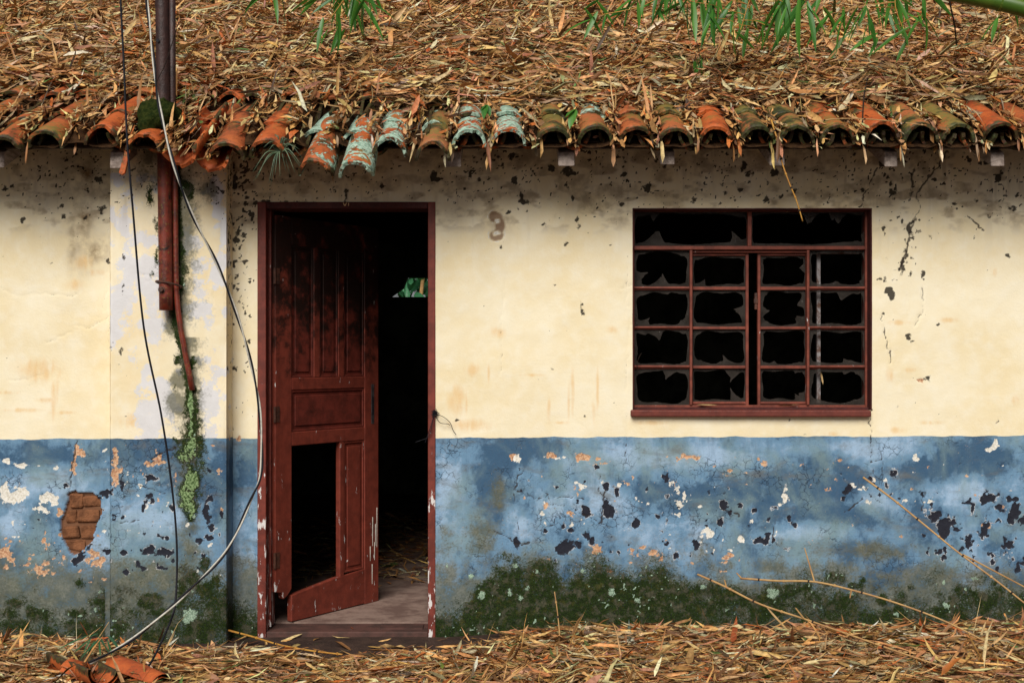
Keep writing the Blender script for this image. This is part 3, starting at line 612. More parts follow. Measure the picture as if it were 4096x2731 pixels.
# side and back walls, inner rooms
BY = 6.0
b = MB(); b.box(-HX, -HX+.15, WT, BY, -.1, WTOP); b.build('side_wall', MROOM, house)
b = MB(); b.box(HX-.15, HX, WT, BY, -.1, WTOP); b.build('side_wall', MROOM, house)
OX0, OX1, OZ0, OZ1 = PXx(1560, BY), PXx(1790, BY), PYz(1188, BY), PYz(1109, BY)
b = MB()
b.box(-HX, OX0, BY, BY+.15, -.1, WTOP); b.box(OX1, HX, BY, BY+.15, -.1, WTOP); b.box(OX0, OX1, BY, BY+.15, -.1, OZ0); b.box(OX0, OX1, BY, BY+.15, OZ1, WTOP)
b.prism([(OX0, OZ0), (OX0+.13, OZ0+.09), (OX0+.17, OZ1), (OX0, OZ1)], BY+.01, BY+.14)
b.build('back_wall', MROOM, house)

# ------------------------------------------------------------------ roof
TH = math.radians(26.5); TT = math.tan(TH)
EY, EZ = -.40, 2.368
def zb(y): return EZ+TT*(y-EY)
RID = 3.0
deck = MB()
for (y0, y1, z0, z1) in ((-.27, RID, zb(-.27), zb(RID)), (RID, 2*RID+.35, zb(RID), zb(-.35))):
    b0 = len(deck.v)
    for dz in (-.038, -.026):
        for (x, y, z) in ((-HX-.2, y0, z0), (HX+.2, y0, z0), (HX+.2, y1, z1), (-HX-.2, y1, z1)): deck.v.append((x, y, z+dz))
    for q in ((0,3,2,1),(4,5,6,7),(0,1,5,4),(1,2,6,5),(2,3,7,6),(3,0,4,7)): deck.f.append(tuple(b0+i for i in q))
for sx in (-1, 1):                              # gable triangles
    x0, x1 = sorted((sx*HX, sx*(HX-.15)))
    b0 = len(deck.v)
    for x in (x0, x1):
        for (y, z) in ((.0, WTOP), (BY+.15, WTOP), (RID, zb(RID)-.045)): deck.v.append((x, y, z))
    for q in ((0,1,2),(5,4,3),(0,3,4,1),(1,4,5,2),(2,5,3,0)): deck.f.append(tuple(b0+i for i in q))
roof = deck.build('roof', MDECK, house)

# eave timber
fb = MB().box(-HX-.1, HX+.1, -.322, -.292, zb(-.30)-.040, zb(-.30)-.006); fb.build('fascia_batten', MBAT, house)
for px in (10, 486, 1816, 2263, 2663, 3095, 3548, 3965, 4420, -420):
    x = PXx(px, -.27); wd = .033+rnd.uniform(-.004, .006)
    m = MB(); b0 = 0; dz = rnd.uniform(-.012, .012)
    y0 = -.338+rnd.uniform(-.01, .01)
    for xx in (x-wd, x+wd):
        for (y, z) in ((y0, zb(y0)-.108+dz), (y0+.004, zb(y0)-.042), (.3, zb(.3)-.042), (.3, zb(.3)-.135)): m.v.append((xx, y, z))
    m.f += [(0,1,2,3),(7,6,5,4),(0,4,5,1),(1,5,6,2),(2,6,7,3),(3,7,4,0)]
    m.build('rafter', MWOOD, house, bevel=.004)

# tiles: barrel shapes, wide end at the lip (local y = 0), arch up
def tile_mesh(seed, rw=.083, rn=.064, L=.48, th=.014, chip=.006):
    R = random.Random(seed); na, nl = 14, 6; v = []; f = []
    ch = [R.uniform(-1, 1) for _ in range(na+1)]
    for layer in (0, 1):
        for j in range(nl+1):
            t = j/nl
            for i in range(na+1):
                a = math.pi*i/na
                r = rw+(rn-rw)*t - (th if layer else 0)
                r *= 1+.02*math.sin(3*a+seed)+.015*math.sin(7*t+seed*2)
                y = L*t
                if j == 0: y += chip*ch[i]+.006*math.sin(2.2*a+seed)
                zz = r*math.sin(a)*1.04
                v.append((r*math.cos(a)*1.0, y, zz))
    n1 = (na+1)*(nl+1)
    def I(l, j, i): return l*n1+j*(na+1)+i
    for j in range(nl):
        for i in range(na):
            f.append((I(0,j,i), I(0,j,i+1), I(0,j+1,i+1), I(0,j+1,i))[::-1])
            f.append((I(1,j,i), I(1,j,i+1), I(1,j+1,i+1), I(1,j+1,i)))
    for i in range(na):
        f.append((I(0,0,i), I(0,0,i+1), I(1,0,i+1), I(1,0,i))); f.append((I(0,nl,i), I(0,nl,i+1), I(1,nl,i+1), I(1,nl,i))[::-1])
    for j in range(nl):
        f.append((I(0,j,0), I(0,j+1,0), I(1,j+1,0), I(1,j,0))[::-1]); f.append((I(0,j,na), I(0,j+1,na), I(1,j+1,na), I(1,j,na)))
    me = bpy.data.meshes.new('roof_tile'); me.from_pydata(v, [], f); me.update()
    for i, p in enumerate(me.polygons): p.use_smooth = (i < 2*na*nl)
    me.materials.append(MT); return me
TILES = [tile_mesh(s, chip=.004+.002*s) for s in range(6)]
def place_tile(x, y, z, pitch=TH, yaw=0, roll=0, tone=.3, moss=.4, lichen=0.0, flip=False, me=None, parent=roof, label=None, scale=1.0):
    o = bpy.data.objects.new('roof_tile', me or rnd.choice(TILES))
    M = Matrix.Translation((x, y, z)) @ Matrix.Rotation(yaw, 4, 'Z') @ Matrix.Rotation(pitch, 4, 'X') @ Matrix.Rotation(roll+(math.pi if flip else 0), 4, 'Y') @ Matrix.Scale(scale, 4)
    o.matrix_world = M; o['tone'] = float(tone); o['moss'] = float(moss); o['lichen'] = float(lichen)
    if label: o['label'] = label
    link(o, parent); return o
# lip centre (photo px), lip apex, lip style measured along the eave:  px, apex py, tone, moss, lichen row0, lichen row1, yaw degrees
COLS = [(20,548,.25,.30,.1,.1,0),(180,525,.35,.30,.25,.15,2),(412,508,.05,.15,.30,.35,1),(575,540,.0,.25,.38,.0,-3),(800,0,.35,.2,0,.45,0),(906,572,.35,.2,.35,.55,2),(1068,560,.1,.2,.5,.4,-1),(1262,638,.25,.5,.70,.95,-4),(1424,642,.05,.35,.82,1.05,-2),
 (1558,557,.15,.25,.84,.92,-1),(1732,572,.85,.75,.45,.88,0),(1877,522,.0,.2,.88,.75,1),(2034,517,.0,.2,.92,.95,0),(2214,515,.6,.85,.52,.3,-1),(2382,507,.55,.75,.45,.84,1),(2545,510,.4,.5,.25,.1,0),(2700,515,.5,.7,.25,.1,-2),(2864,508,.05,.25,.2,.1,-6),(3032,508,.7,.95,.3,.1,0),(3189,508,.75,1.0,.30,.1,-2),(3351,505,.2,.55,.35,.2,2),(3526,494,.0,.35,.40,.2,0),(3682,500,.55,.85,.25,.1,-2),(3833,500,.45,.85,.2,.1,1),(4002,493,.0,.3,.15,.1,-3),(4165,500,.3,.4,.1,.1,0),(4330,505,.3,.4,.1,.1,0),(4490,505,.3,.4,.1,.1,0),(-150,525,.4,.5,.2,.1,0),(-310,525,.4,.5,.2,.1,0)]
COLS.sort()
colx = []
for (px, ap, tone, moss, l0, l1, yw) in COLS:
    s_ = CAMD+EY
    slide = 0.0; ptch = TH
    if ap:
        drop = max(0, ap-515); slide = min(.17, drop*.0013)
    y = EY-slide*math.cos(TH); z = zb(y)
    x = (px-2048)*(CAMD+y)/FPX
    if ap:
        zt = CAMZ+(1430-ap)*(CAMD+y)/FPX - .080         # lip height that the photo shows
        ex = z-zt; L = .48
        dpit = math.asin(max(-.12, min(.42, ex/L))) if ex > .01 else 0
        pivot_z = z
        z = z-max(0, ex) if ex > .01 else max(z-.01, zt)
        ptch = TH+dpit
    colx.append((x, ap, slide))
    if ap:
        lab = 'tile crusted with pale green lichen' if l0 > .7 else None
        place_tile(x, y, z, ptch, math.radians(yw+rnd.uniform(-1.5,1.5)), rnd.uniform(-.05,.05), tone, moss, l0, me=TILES[int(abs(px)) % 6], label=lab)
    xu = (px-2048)*(CAMD+EY)/FPX
    sag = .5*max(0, EZ-z) if ap else .03
    if ap and ap > 600: sag = .045
    for r in range(1, 9):
        s0 = .27+.405*(r-1)+rnd.uniform(-.02,.02)
        yy = EY+s0*math.cos(TH)-(slide*.9 if r == 1 else slide*.3 if r == 2 else 0)
        zz = zb(yy)+.013-(sag if r == 1 else sag*.35 if r == 2 else 0)
        if r > 4 and abs(xu) > 3.4: continue
        tn = min(1, max(0, tone+rnd.uniform(-.25,.25))) if r == 1 else rnd.uniform(0, .5)
        place_tile(xu+rnd.uniform(-.006,.006), yy, zz, TH-.035, math.radians(rnd.uniform(-2,2)), rnd.uniform(-.04,.04), tn, moss if r == 1 else rnd.uniform(.1,.7), l1 if r == 1 else rnd.uniform(0,.35))
colx.sort()
CX = np.array([(c[0]) for c in colx])
CX0 = np.array(sorted((c[0]-2048)*(CAMD+EY)/FPX for c in COLS))
# channel tiles, hollow side up, between the columns
for i in range(len(CX0)-1):
    x = (CX0[i]+CX0[i+1])/2; ppx = x*FPX/(CAMD+EY)+2048
    if CX0[i+1]-CX0[i] > .26: continue
    if 600 < ppx < 880: continue
    for r in range(2):
        s0 = .015+.36*r+rnd.uniform(-.02,.02)
        if r == 0 and 300 < ppx < 470: s0 -= .05
        y = EY+s0*math.cos(TH); z = zb(y)+.066
        if 900 < ppx < 1500 and r == 0: z -= .03
        place_tile(x, y, z, TH, math.radians(rnd.uniform(-2,2)), rnd.uniform(-.06,.06), rnd.uniform(0,.4), .5, .1, flip=True)
# slipped channel tiles below the gap near the mast
place_tile(PXx(712,-.50), -.50, PYz(600,-.50), TH+.16, math.radians(-10), math.radians(-10), .0, -1.2, .1, flip=True, scale=1.05, label='slipped channel tile hanging below the eave')
place_tile(PXx(846,-.47), -.47, PYz(624,-.47), TH+.10, math.radians(2), math.radians(4), .05, -1.2, .05, flip=True, scale=.95, label='slipped channel tile hanging below the eave')
place_tile(PXx(640,-.33), -.33, zb(-.33)+.03, TH, 0, .05, .3, .4, .1, flip=True)
place_tile(PXx(775,-.20), -.20, zb(-.20)+.02, TH, 0, .05, .3, .4, .1, flip=True)

# ------------------------------------------------------------------ leaf litter
PAL = np.array([(.66,.37,.135),(.70,.43,.18),(.55,.285,.10),(.80,.60,.31),(.30,.14,.045),(.17,.075,.028),(.48,.13,.03),(.47,.23,.13),(.34,.30,.16),(.10,.18,.045),(.06,.035,.02),(.84,.70,.46),(.44,.20,.07),(.48,.35,.20)])
PW = np.array([.14,.12,.13,.08,.12,.09,.06,.075,.05,.014,.04,.03,.10,.06]); PW /= PW.sum()
LT = np.array([0,.24,.24,.24,.70,.70,.70,1.0]); LS = np.array([0,1,0,-1,1,0,-1,0.]); LW = np.array([0,1,1,1,.80,.80,.80,0])
LF = np.array([(0,2,1),(0,3,2),(1,2,5),(1,5,4),(2,3,6),(2,6,5),(4,5,7),(5,6,7)])
def leaves(P, yaw, pitch, roll, L, W, curl, R=None, pal=PW, blunt=.3):
    n = len(P); P = np.asarray(P, float)
    lw = np.tile(LW, (n,1)); bl = NP.random(n) < blunt
    x = (LT[None]-.5)*L[:,None]; y = LS[None]*lw*W[:,None]*.5; z = curl[:,None]*L[:,None]*((LT[None]-.45)*2)**2 + np.abs(LS)[None]*W[:,None]*.16*NP.normal(1,.8,(n,1))
    tw = roll[:,None]+(LT[None]-.5)*NP.normal(0,.9,(n,1))
    y2 = y*np.cos(tw)-z*np.sin(tw); z2 = y*np.sin(tw)+z*np.cos(tw)
    cp, sp_ = np.cos(pitch)[:,None], np.sin(pitch)[:,None]; x3 = x*cp-z2*sp_; z3 = x*sp_+z2*cp
    cy, sy = np.cos(yaw)[:,None], np.sin(yaw)[:,None]; x4 = x3*cy-y2*sy; y4 = x3*sy+y2*cy
    Q = np.stack([x4, y4, z3], -1)
    if R is not None: Q = Q @ R.T
    V = Q+P[:,None,:]
    F = (LF[None]+8*np.arange(n)[:,None,None]).reshape(-1,3)
    c = PAL[NP.choice(len(PAL), n, p=pal)]*NP.uniform(.62,1.36,(n,1))
    c = np.clip(c*(1+NP.normal(0,.07,(n,3))), .005, .8)
    C = np.repeat(c[:,None,:], 8, 1)*NP.uniform(.85,1.12,(n,8,1))
    return V.reshape(-1,3), F, C.reshape(-1,3)
RX = np.array([[1,0,0],[0,math.cos(TH),-math.sin(TH)],[0,math.sin(TH),math.cos(TH)]])
def size(n, big=1.0):
    L = NP.lognormal(math.log(.120), .45, n)*big; W = NP.lognormal(math.log(.0128), .45, n)*big
    st = NP.random(n) < .16; W = np.where(st, .0025, W); L = np.where(st, L*1.5, L)
    return np.clip(L, .02, .24), np.clip(W, .0018, .036)

def S_start(x):
    px = x*FPX/(CAMD+EY)+2048
    return np.interp(px, [-400,0,300,560,700,850,1000,1200,1400,1550,1800,2100,2500,3000,3500,4100,4500], [.92,.90,.80,.80,.70,.82,.74,.66,.72,.56,.54,.46,.50,.50,.50,.50,.50])
PEEK = [(64,115),(195,100),(150,160),(520,265),(990,280),(2010,350),(60,260),(1100,300),(180,60)]
def roof_hit(px, py):                           # where the sight line meets the tile crests
    dx, dz = (px-2048)/FPX, (1430-py)/FPX
    y = (EZ+.07-CAMZ-TT*EY-dz*CAMD)/(dz-TT); return dx*(CAMD+y), (y-EY)/math.cos(TH)
PK = [roof_hit(*p) for p in PEEK]
def litter_h(x, s):
    j = np.clip(np.searchsorted(CX0, x), 1, len(CX0)-1)
    near = np.minimum(np.abs(x-CX0[j-1]), np.abs(x-CX0[j])); gap = np.clip((near-.045)/.05, 0, 1)
    st = S_start(x)+(fbm(x+9, s, .15, 3, 40)-.5)*.16
    full = .098+(fbm(x+3, s+2, .35, 4, 41)-.5)*.05 + .02*sstep(.5, 2.0, s)
    low = .026+.062*gap*sstep(-.03, .22, s)+(fbm(x, s, .05, 2, 42)-.5)*.012
    t = sstep(-.20, .10, s-st)
    h = low*(1-t)+full*t
    for (px_, ps) in PK:
        h = h - .062*np.exp(-(((x-px_)/.085)**2+((s-ps+.02)/.10)**2))
    return h, gap, t
def roof_pt(x, s, h):
    return np.stack([x, EY+s*math.cos(TH)-h*math.sin(TH), EZ+s*math.sin(TH)+h*math.cos(TH)], -1)
gx, gs = np.arange(-HX, HX, .022), np.arange(.0, 3.85, .025)
X, S, F = grid_sheet(gx, gs); h, g, t = litter_h(X, S)
base = roof_pt(X, S, h-.006-.02*(1-t)*(1-g))
vs, fs, cs = [base], [F], []
under = link(bpy.data.objects.new('litter_bed', np_mesh('litter_bed', base, F, MLIT, smooth=True)))
tag(under, 'matted brown layer of rotted leaves on the tile roof', 'leaf litter', kind='stuff')
n = 78000
s = NP.uniform(.0, 1, n)**.80*3.75; x = NP.uniform(-HX, HX, n)
keep_ = np.abs(x) < (.50*(CAMD+EY+s*.9)+.1); x, s = x[keep_], s[keep_]
h, g, t = litter_h(x, s); k = (t > .35) | ((g > .25) & (s > .06)) | (NP.random(len(x)) < .05)
x, s, h, g, t = x[k], s[k], h[k], g[k], t[k]; n = len(x)
L, W = size(n); inch = (t < .5)
yaw = np.where(inch & (NP.random(n) < .75), np.pi/2+NP.normal(0,.35,n), np.where(NP.random(n) < .5, NP.normal(0,.6,n), NP.uniform(0, np.pi*2, n)))
pitch = NP.normal(0, .20, n); steep = NP.random(n) < .03; pitch = np.where(steep, NP.uniform(.4,1.1,n), pitch)
P = roof_pt(x, s, h+NP.exponential(.013, n)+np.where(steep, L*.35, 0)+.002)
V1, F1, C1 = leaves(P, yaw, pitch, NP.normal(0,.5,n), L, W, NP.normal(0,.11,n), RX)
# leaves that spill over the eave out of each channel
PP, YY, PI_, LL, WW = [], [], [], [], []
for i in range(len(CX0)-1):
    xm = (CX0[i]+CX0[i+1])/2; ppx = xm*FPX/(CAMD+EY)+2048
    amount = 5 if ppx < 1000 else (9 if ppx < 1700 else 18)
    for q in range(amount+(16 if ppx < 1500 else 34)):
        sx = NP.normal(0,.018); ss = NP.uniform(-.05,.16) if q < amount else NP.uniform(.03,.50); l = NP.uniform(.06,.15)
        hang = NP.random() < .22 and ss < .06
        pt = roof_pt(np.array([xm+sx]), np.array([ss]), np.array([NP.uniform(.0,.05) if q < amount else NP.uniform(.045,.098)]))[0]
        if hang: pt[2] -= l*.30; pt[1] -= .012
        PP.append(pt); YY.append(math.pi/2+NP.normal(0,.25)); PI_.append(NP.uniform(.9,1.45) if hang else NP.uniform(.15,.75)); LL.append(l); WW.append(NP.uniform(.008,.022))
for (cx_, cy_, ya, dx_, m_) in ((702,590,-.47,30,46),(740,515,-.38,40,40),(846,605,-.45,18,24),(640,540,-.36,20,12)):
    for q in range(m_):
        u_ = NP.uniform(-.05,.16); pt = np.array(PX(cx_+NP.normal(0,dx_), cy_, ya)) + np.array([0, u_*.85, u_*.55+NP.uniform(-.02,.02)])
        PP.append(pt); YY.append(math.pi/2+NP.normal(-.3,.45)); PI_.append(NP.uniform(.2,.9)); LL.append(NP.uniform(.05,.13)); WW.append(NP.uniform(.008,.020))
n2 = len(PP); V2, F2, C2 = leaves(np.array(PP), np.array(YY), np.array(PI_), NP.normal(0,.4,n2), np.array(LL), np.array(WW), NP.normal(0,.06,n2))
Vr = np.concatenate([V1, V2]); Fr = np.concatenate([F1, F2+len(V1)]); Cr = np.concatenate([C1, C2])
lit = link(bpy.data.objects.new('leaf_litter', np_mesh('leaf_litter', Vr, Fr, MLEAF, {'leafcol': Cr})))
tag(lit, 'dense dry bamboo leaves blanketing the clay tile roof', 'leaf litter', kind='stuff')

# ------------------------------------------------------------------ ground
def ground_h(x, y):
    px = x*800+2048
    near = sstep(-.9, -.05, y)
    m = np.interp(px, [-2000,0,900,1000,1780,1950,2150,2400,3000,3700,4096,6000], [.0,.0,-.012,-.008,-.006,.006,.040,.052,.050,.060,.085,.09])
    h = m*near + (fbm(x+20, y+20, .25, 4, 60)-.5)*.030*sstep(.1,-.2,y)
    h = h + np.interp(px, [0,900,1800,2300,4096], [.008,.0,.0,.02,.03])*sstep(-1.6,-.7,y)*(1-near)
    return np.where(np.abs(x) < 6, h, 0)*(y < .2)*(y > -5)
gxs = np.concatenate([[-400,-120,-40,-14,-7], np.linspace(-4.6,4.6,190), [7,14,40,120,400]])
gys = np.concatenate([[-400,-120,-40,-12,-7,-5,-4,-3], np.linspace(-2.4,.12,90), [.5,2,6,12,40,120,400]])
X, Y, F = grid_sheet(gxs, gys)
G = ground_h(X, Y); G = np.where((Y > .1), -.06, G)
ground = link(bpy.data.objects.new('ground', np_mesh('ground', np.stack([X, Y, G], -1), F, MG, smooth=True)))
tag(ground, 'damp dark soil in front of the house', kind='structure')
n = 42000
y = -.015-NP.uniform(0,1,n)**1.0*1.75; x = NP.uniform(-3.3, 3.3, n)
pxx = x*800+2048
d0 = np.interp(pxx, [-600,0,400,480,920,1000,1100,1400,1750,1900,2050,2200,5000], [.02,.03,.06,.20,.22,.25,.34,.40,.32,.27,.12,.02,.02])
dens = sstep(0, .16, -y-d0+(fbm(x,y,.12,3,61)-.5)*.16)
k = (NP.random(n) < dens*.97+.022*(y < -.02)) & ~((x > PLX0-.01) & (x < PLX1+.01) & (y > -PILD-.03)); x, y = x[k], y[k]; n = len(x)
L, W = size(n, .92)
P = np.stack([x, y, ground_h(x, y)+.003+NP.exponential(.010, n)*np.clip(dens[k], .2, 1)], -1)
steep = (NP.random(n) < .02) & ~((x > -1.5) & (x < -.3)) & (y < -.12); pitch = np.where(steep, NP.uniform(.5,1.2,n), NP.normal(0,.15,n)); P[:,2] += np.where(steep, L*.3, 0)
yaw = np.where(NP.random(n) < .5, NP.normal(0,.6,n), NP.uniform(0, 6.28, n))
V1, F1, C1 = leaves(P, yaw, pitch, NP.normal(0,.5,n), L, W, NP.normal(0,.10,n))
gl = link(bpy.data.objects.new('leaf_litter', np_mesh('ground_litter', V1, F1, MLEAF, {'leafcol': C1})))
tag(gl, 'dry bamboo leaves carpeting the ground before the wall', 'leaf litter', kind='stuff')

# interior floor and its litter
fl = MB(); fl.box(-HX+.15, HX-.15, .19, BY, -.05, .026)
floor = fl.build('floor', MFLOOR); tag(floor, 'worn reddish concrete floor inside the doorway', kind='structure')
n = 2600
x = NP.uniform(-1.9, .6, n); y = NP.uniform(.9, 4.2, n); L, W = size(n)
k = (NP.random(n) < sstep(.9, 1.7, y+(fbm(x,y,.3,3,62)-.5)*.8)); x, y, L, W = x[k], y[k], L[k], W[k]; n = len(x)
V1, F1, C1 = leaves(np.stack([x, y, .03+NP.exponential(.012,n)], -1), NP.uniform(0,6.28,n), NP.normal(0,.2,n), NP.normal(0,.3,n), L, W, NP.normal(0,.06,n))
il = link(bpy.data.objects.new('leaf_litter', np_mesh('inside_litter', V1, F1, MLEAF, {'leafcol': C1})))
tag(il, 'dry leaves blown onto the dark floor inside the doorway', 'leaf litter', kind='stuff')

# ------------------------------------------------------------------ door frame, sill, door
fr = empty('door_frame'); fr.parent = house
jw = PXx(1065)-DX0
MB().box(DX0, DX0+jw, -.006, .15, -.02, DZ1).build('jamb', MFRAME, fr, bevel=.004)
MB().box(PXx(1712), DX1, -.006, .15, -.02, DZ1).build('jamb', MFRAME, fr, bevel=.004)
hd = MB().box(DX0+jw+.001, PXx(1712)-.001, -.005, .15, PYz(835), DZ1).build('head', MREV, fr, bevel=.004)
MB().box(DX0+jw, DX0+jw+.012, .06, .15, .03, PYz(835)).build('door_stop', MFRAME, fr)
mk_ = MB()
def stroke(m, pts, wd, y):
    for (a, b_) in zip(pts[:-1], pts[1:]):
        a, b_ = Vector(a), Vector(b_); d = (b_-a).normalized(); nrm = Vector((-d.y, d.x))*wd*.5
        m.prism([tuple(a-nrm), tuple(b_-nrm), tuple(b_+nrm), tuple(a+nrm)], y, y+.001)
def wp(px, py): return (PXx(px, -.006), PYz(py, -.006))
stroke(mk_, [wp(1373,812), wp(1379,824)], .0042, -.0062); stroke(mk_, [wp(1380,824), wp(1386,812)], .0042, -.0064); stroke(mk_, [wp(1394,812), wp(1394,824)], .0042, -.0062)
mk_.build('painted_mark', MVI, hd)
st = MB(); st.box(DX0+jw, PXx(1712), .0, .19, -.06, .018); st.build('door_sill', MSTEP, house, bevel=.006)
sb = MB(); sb.box(PXx(1518,.05), PXx(1690,.05), .05, .16, .0185, .024); sb.build('door_sill_recess', MSTEP, house)

HXD, HYD = -1.213, .085
DANG = math.atan2(.65, .452); DW = .79
Md = Matrix.Translation((HXD, HYD, 0)) @ Matrix.Rotation(DANG, 4, 'Z')
TK = .018
z0d, z1d = .030, 2.11
t1, t2 = .147*DW, .854*DW; zrails = [(1.965,z1d),(1.220,1.283),(.933,1.004)]
dm = MB()
dm.prism([(.0,.20),(.045,.19),(.06,.155),(t1-.03,.17),(t1,.20),(t1,z1d),(0,z1d)], -TK, TK)      # hinge stile, rotted at its foot
dm.box(t2, DW, -TK, TK, z0d-.004, z1d)
for (a, b_) in zrails: dm.box(t1, t2, -TK+.001, TK-.001, a, b_)
dm.prism([(t1,z0d),(t2,z0d),(t2,.222),(t1+.32,.205),(t1+.1,.178),(t1,.166)], -TK+.001, TK-.001)
pw = (t2-t1); mw = .045
ms_ = [(t1+pw/3-mw/2, t1+pw/3+mw/2), (t1+2*pw/3-mw/2, t1+2*pw/3+mw/2)]
for (a, b_) in ms_: dm.box(a, b_, -TK+.002, TK-.002, 1.283, 1.965)
dm.box(ms_[1][0]+.012, ms_[1][1], -TK+.002, TK-.002, .205, .933)
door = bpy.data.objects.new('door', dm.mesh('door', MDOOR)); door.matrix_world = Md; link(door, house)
bv = door.modifiers.new('bevel', 'BEVEL'); bv.width = .004; bv.segments = 2
def dpanel(x0, x1, z0, z1, mat):
    m = MB(); m.box(x0, x1, -.006, .006, z0, z1)
    fw = .020
    for (a, b_, c, d) in ((x0,x0+.012,z0,z1),(x1-.012,x1,z0,z1),(x0+.012,x1-.012,z0,z0+.012),(x0+.012,x1-.012,z1-.012,z1)): m.box(a, b_, -.013, -.006, c, d)
    m.box(x0+.03, x1-.03, -.012, -.006, z0+.03, z1-.03)
    o = m.build('panel', mat, door, bevel=.003); return o
xs_ = [t1, ms_[0][0], ms_[0][1], ms_[1][0], ms_[1][1], t2]
for i in range(3): dpanel(xs_[2*i], xs_[2*i+1], 1.283, 1.965, MPANEL)
dpanel(t1, t2, 1.004, 1.220, MPANEL)
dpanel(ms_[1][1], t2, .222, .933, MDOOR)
MB().box(DW-.062, DW-.040, -TK-.002, -TK+.002, 1.02, 1.24).build('lock_plate', MMETAL, door)
MB().box(DW-.056, DW-.046, -TK-.003, -TK-.002, 1.07, 1.17).build('keyhole_slot', MBLK, door)
for z in (.36, 1.10, 1.80):
    m = MB(); m.tube([(-.006, -TK-.002, z-.04), (-.006, -TK-.002, z+.04)], .007, 8); m.box(-.004, .028, -TK-.003, -TK+.001, z-.04, z+.04); m.build('hinge', MIRON, door)
dp = MB()
for (tx_, zt, ln) in ((.91,.34,.08),(.935,.50,.16),(.955,.36,.10),(.965,.46,.12),(.93,.24,.11),(.98,.55,.22)):
    xx = tx_*DW; dp.tube([(xx, -TK-.0005, zt), (xx, -TK-.0005, zt-ln)], [.003,.0015], 5)
dp.build('paint_drip', MWHT, door)

# ------------------------------------------------------------------ window
win = empty('window'); win.parent = house
YF = .062
def wx(px, y=YF): return PXx(px, y)
def wz(py, y=YF): return PYz(py, y)
rv = MB()
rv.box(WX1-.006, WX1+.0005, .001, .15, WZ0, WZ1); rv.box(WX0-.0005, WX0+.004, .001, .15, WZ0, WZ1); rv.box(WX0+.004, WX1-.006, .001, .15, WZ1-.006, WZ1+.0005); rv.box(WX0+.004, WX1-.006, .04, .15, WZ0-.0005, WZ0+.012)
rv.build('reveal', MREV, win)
def bar(name, px0, px1, py0, py1, y0=YF, y1=YF+.03, mat=MWIN, parent=win):
    m = MB(); m.box(wx(px0, y0), wx(px1, y0), y0, y1, wz(py1, y0), wz(py0, y0), j=.0006)
    return m.build(name, mat, parent, bevel=.0025)
bar('frame_bar', 2520, 2537, 830, 1636); bar('frame_bar', 3461, 3486, 830, 1636); bar('frame_bar', 2537, 3461, 832, 846)
bar('frame_bar', 2537, 3461, 1620, 1634)
bar('transom_bar', 2537, 3461, 984, 999, YF-.012, YF+.03)
bar('transom_bar', 2771, 3228, 1003, 1011, YF+.004, YF+.03)
bar('mullion', 2991, 3007, 846, 984, YF-.006)
bar('mullion', 2759, 2770, 1000, 1620, YF-.008); bar('mullion', 3228, 3238, 1000, 1620, YF-.008)
rows = [(1146,1161),(1305,1318),(1461,1475)]
for (a, b_) in rows:
    for (x0, x1) in ((2537,2759),(3238,3461)):
        bar('glazing_bar', x0, x1, a, b_-6, YF-.006, YF+.02); bar('glazing_bar', x0, x1, b_-6, b_, YF+.004, YF+.02)
YS = YF+.022
for (x0, x1) in ((2771,2995),(3031,3227)):
    sash = MB()
    def sb_(a, b_, c, d, y0=YS, y1=YS+.024): sash.box(wx(a,y0), wx(b_,y0), y0, y1, wz(d,y0), wz(c,y0), j=.0005)
    if x0 < 2900: sb_(2983, 2995, 1012, 1622)
    else: sb_(3031, 3042, 1012, 1622)
    l, r = (x0, 2983) if x0 < 2900 else (3042, x1)
    sb_(l, r, 1013, 1023); sb_(l, r, 1606, 1616)
    for (a, b_) in rows: sb_(l, r, a+1, b_-1, YS-.004)
    sash.build('sash', MWIN, win, bevel=.002)
bk = MB(); yb = YS+.045
bk.box(wx(3268,yb), wx(3282,yb), yb, yb+.02, wz(1612,yb), wz(1012,yb)); bk.box(wx(3282,yb), wx(3440,yb), yb, yb+.02, wz(1016,yb), wz(1006,yb))
bk.build('slid_sash', MOLD, win)
lt = MB(); lt.box(wx(3019,YS), wx(3030,YS), YS, YS+.02, wz(1238,YS), wz(1172,YS)); lt.box(wx(3016,YS), wx(3032,YS), YS-.004, YS+.014, wz(1214,YS), wz(1196,YS)); lt.build('latch', MIRON, win, bevel=.002)
sl_ = MB(); sl_.box(PXx(2524,-.035), PXx(3487,-.035), -.035, .10, PYz(1667,-.035), PYz(1640,-.035), j=.001)
sl_.build('window_sill', MSILL, win, bevel=.007)

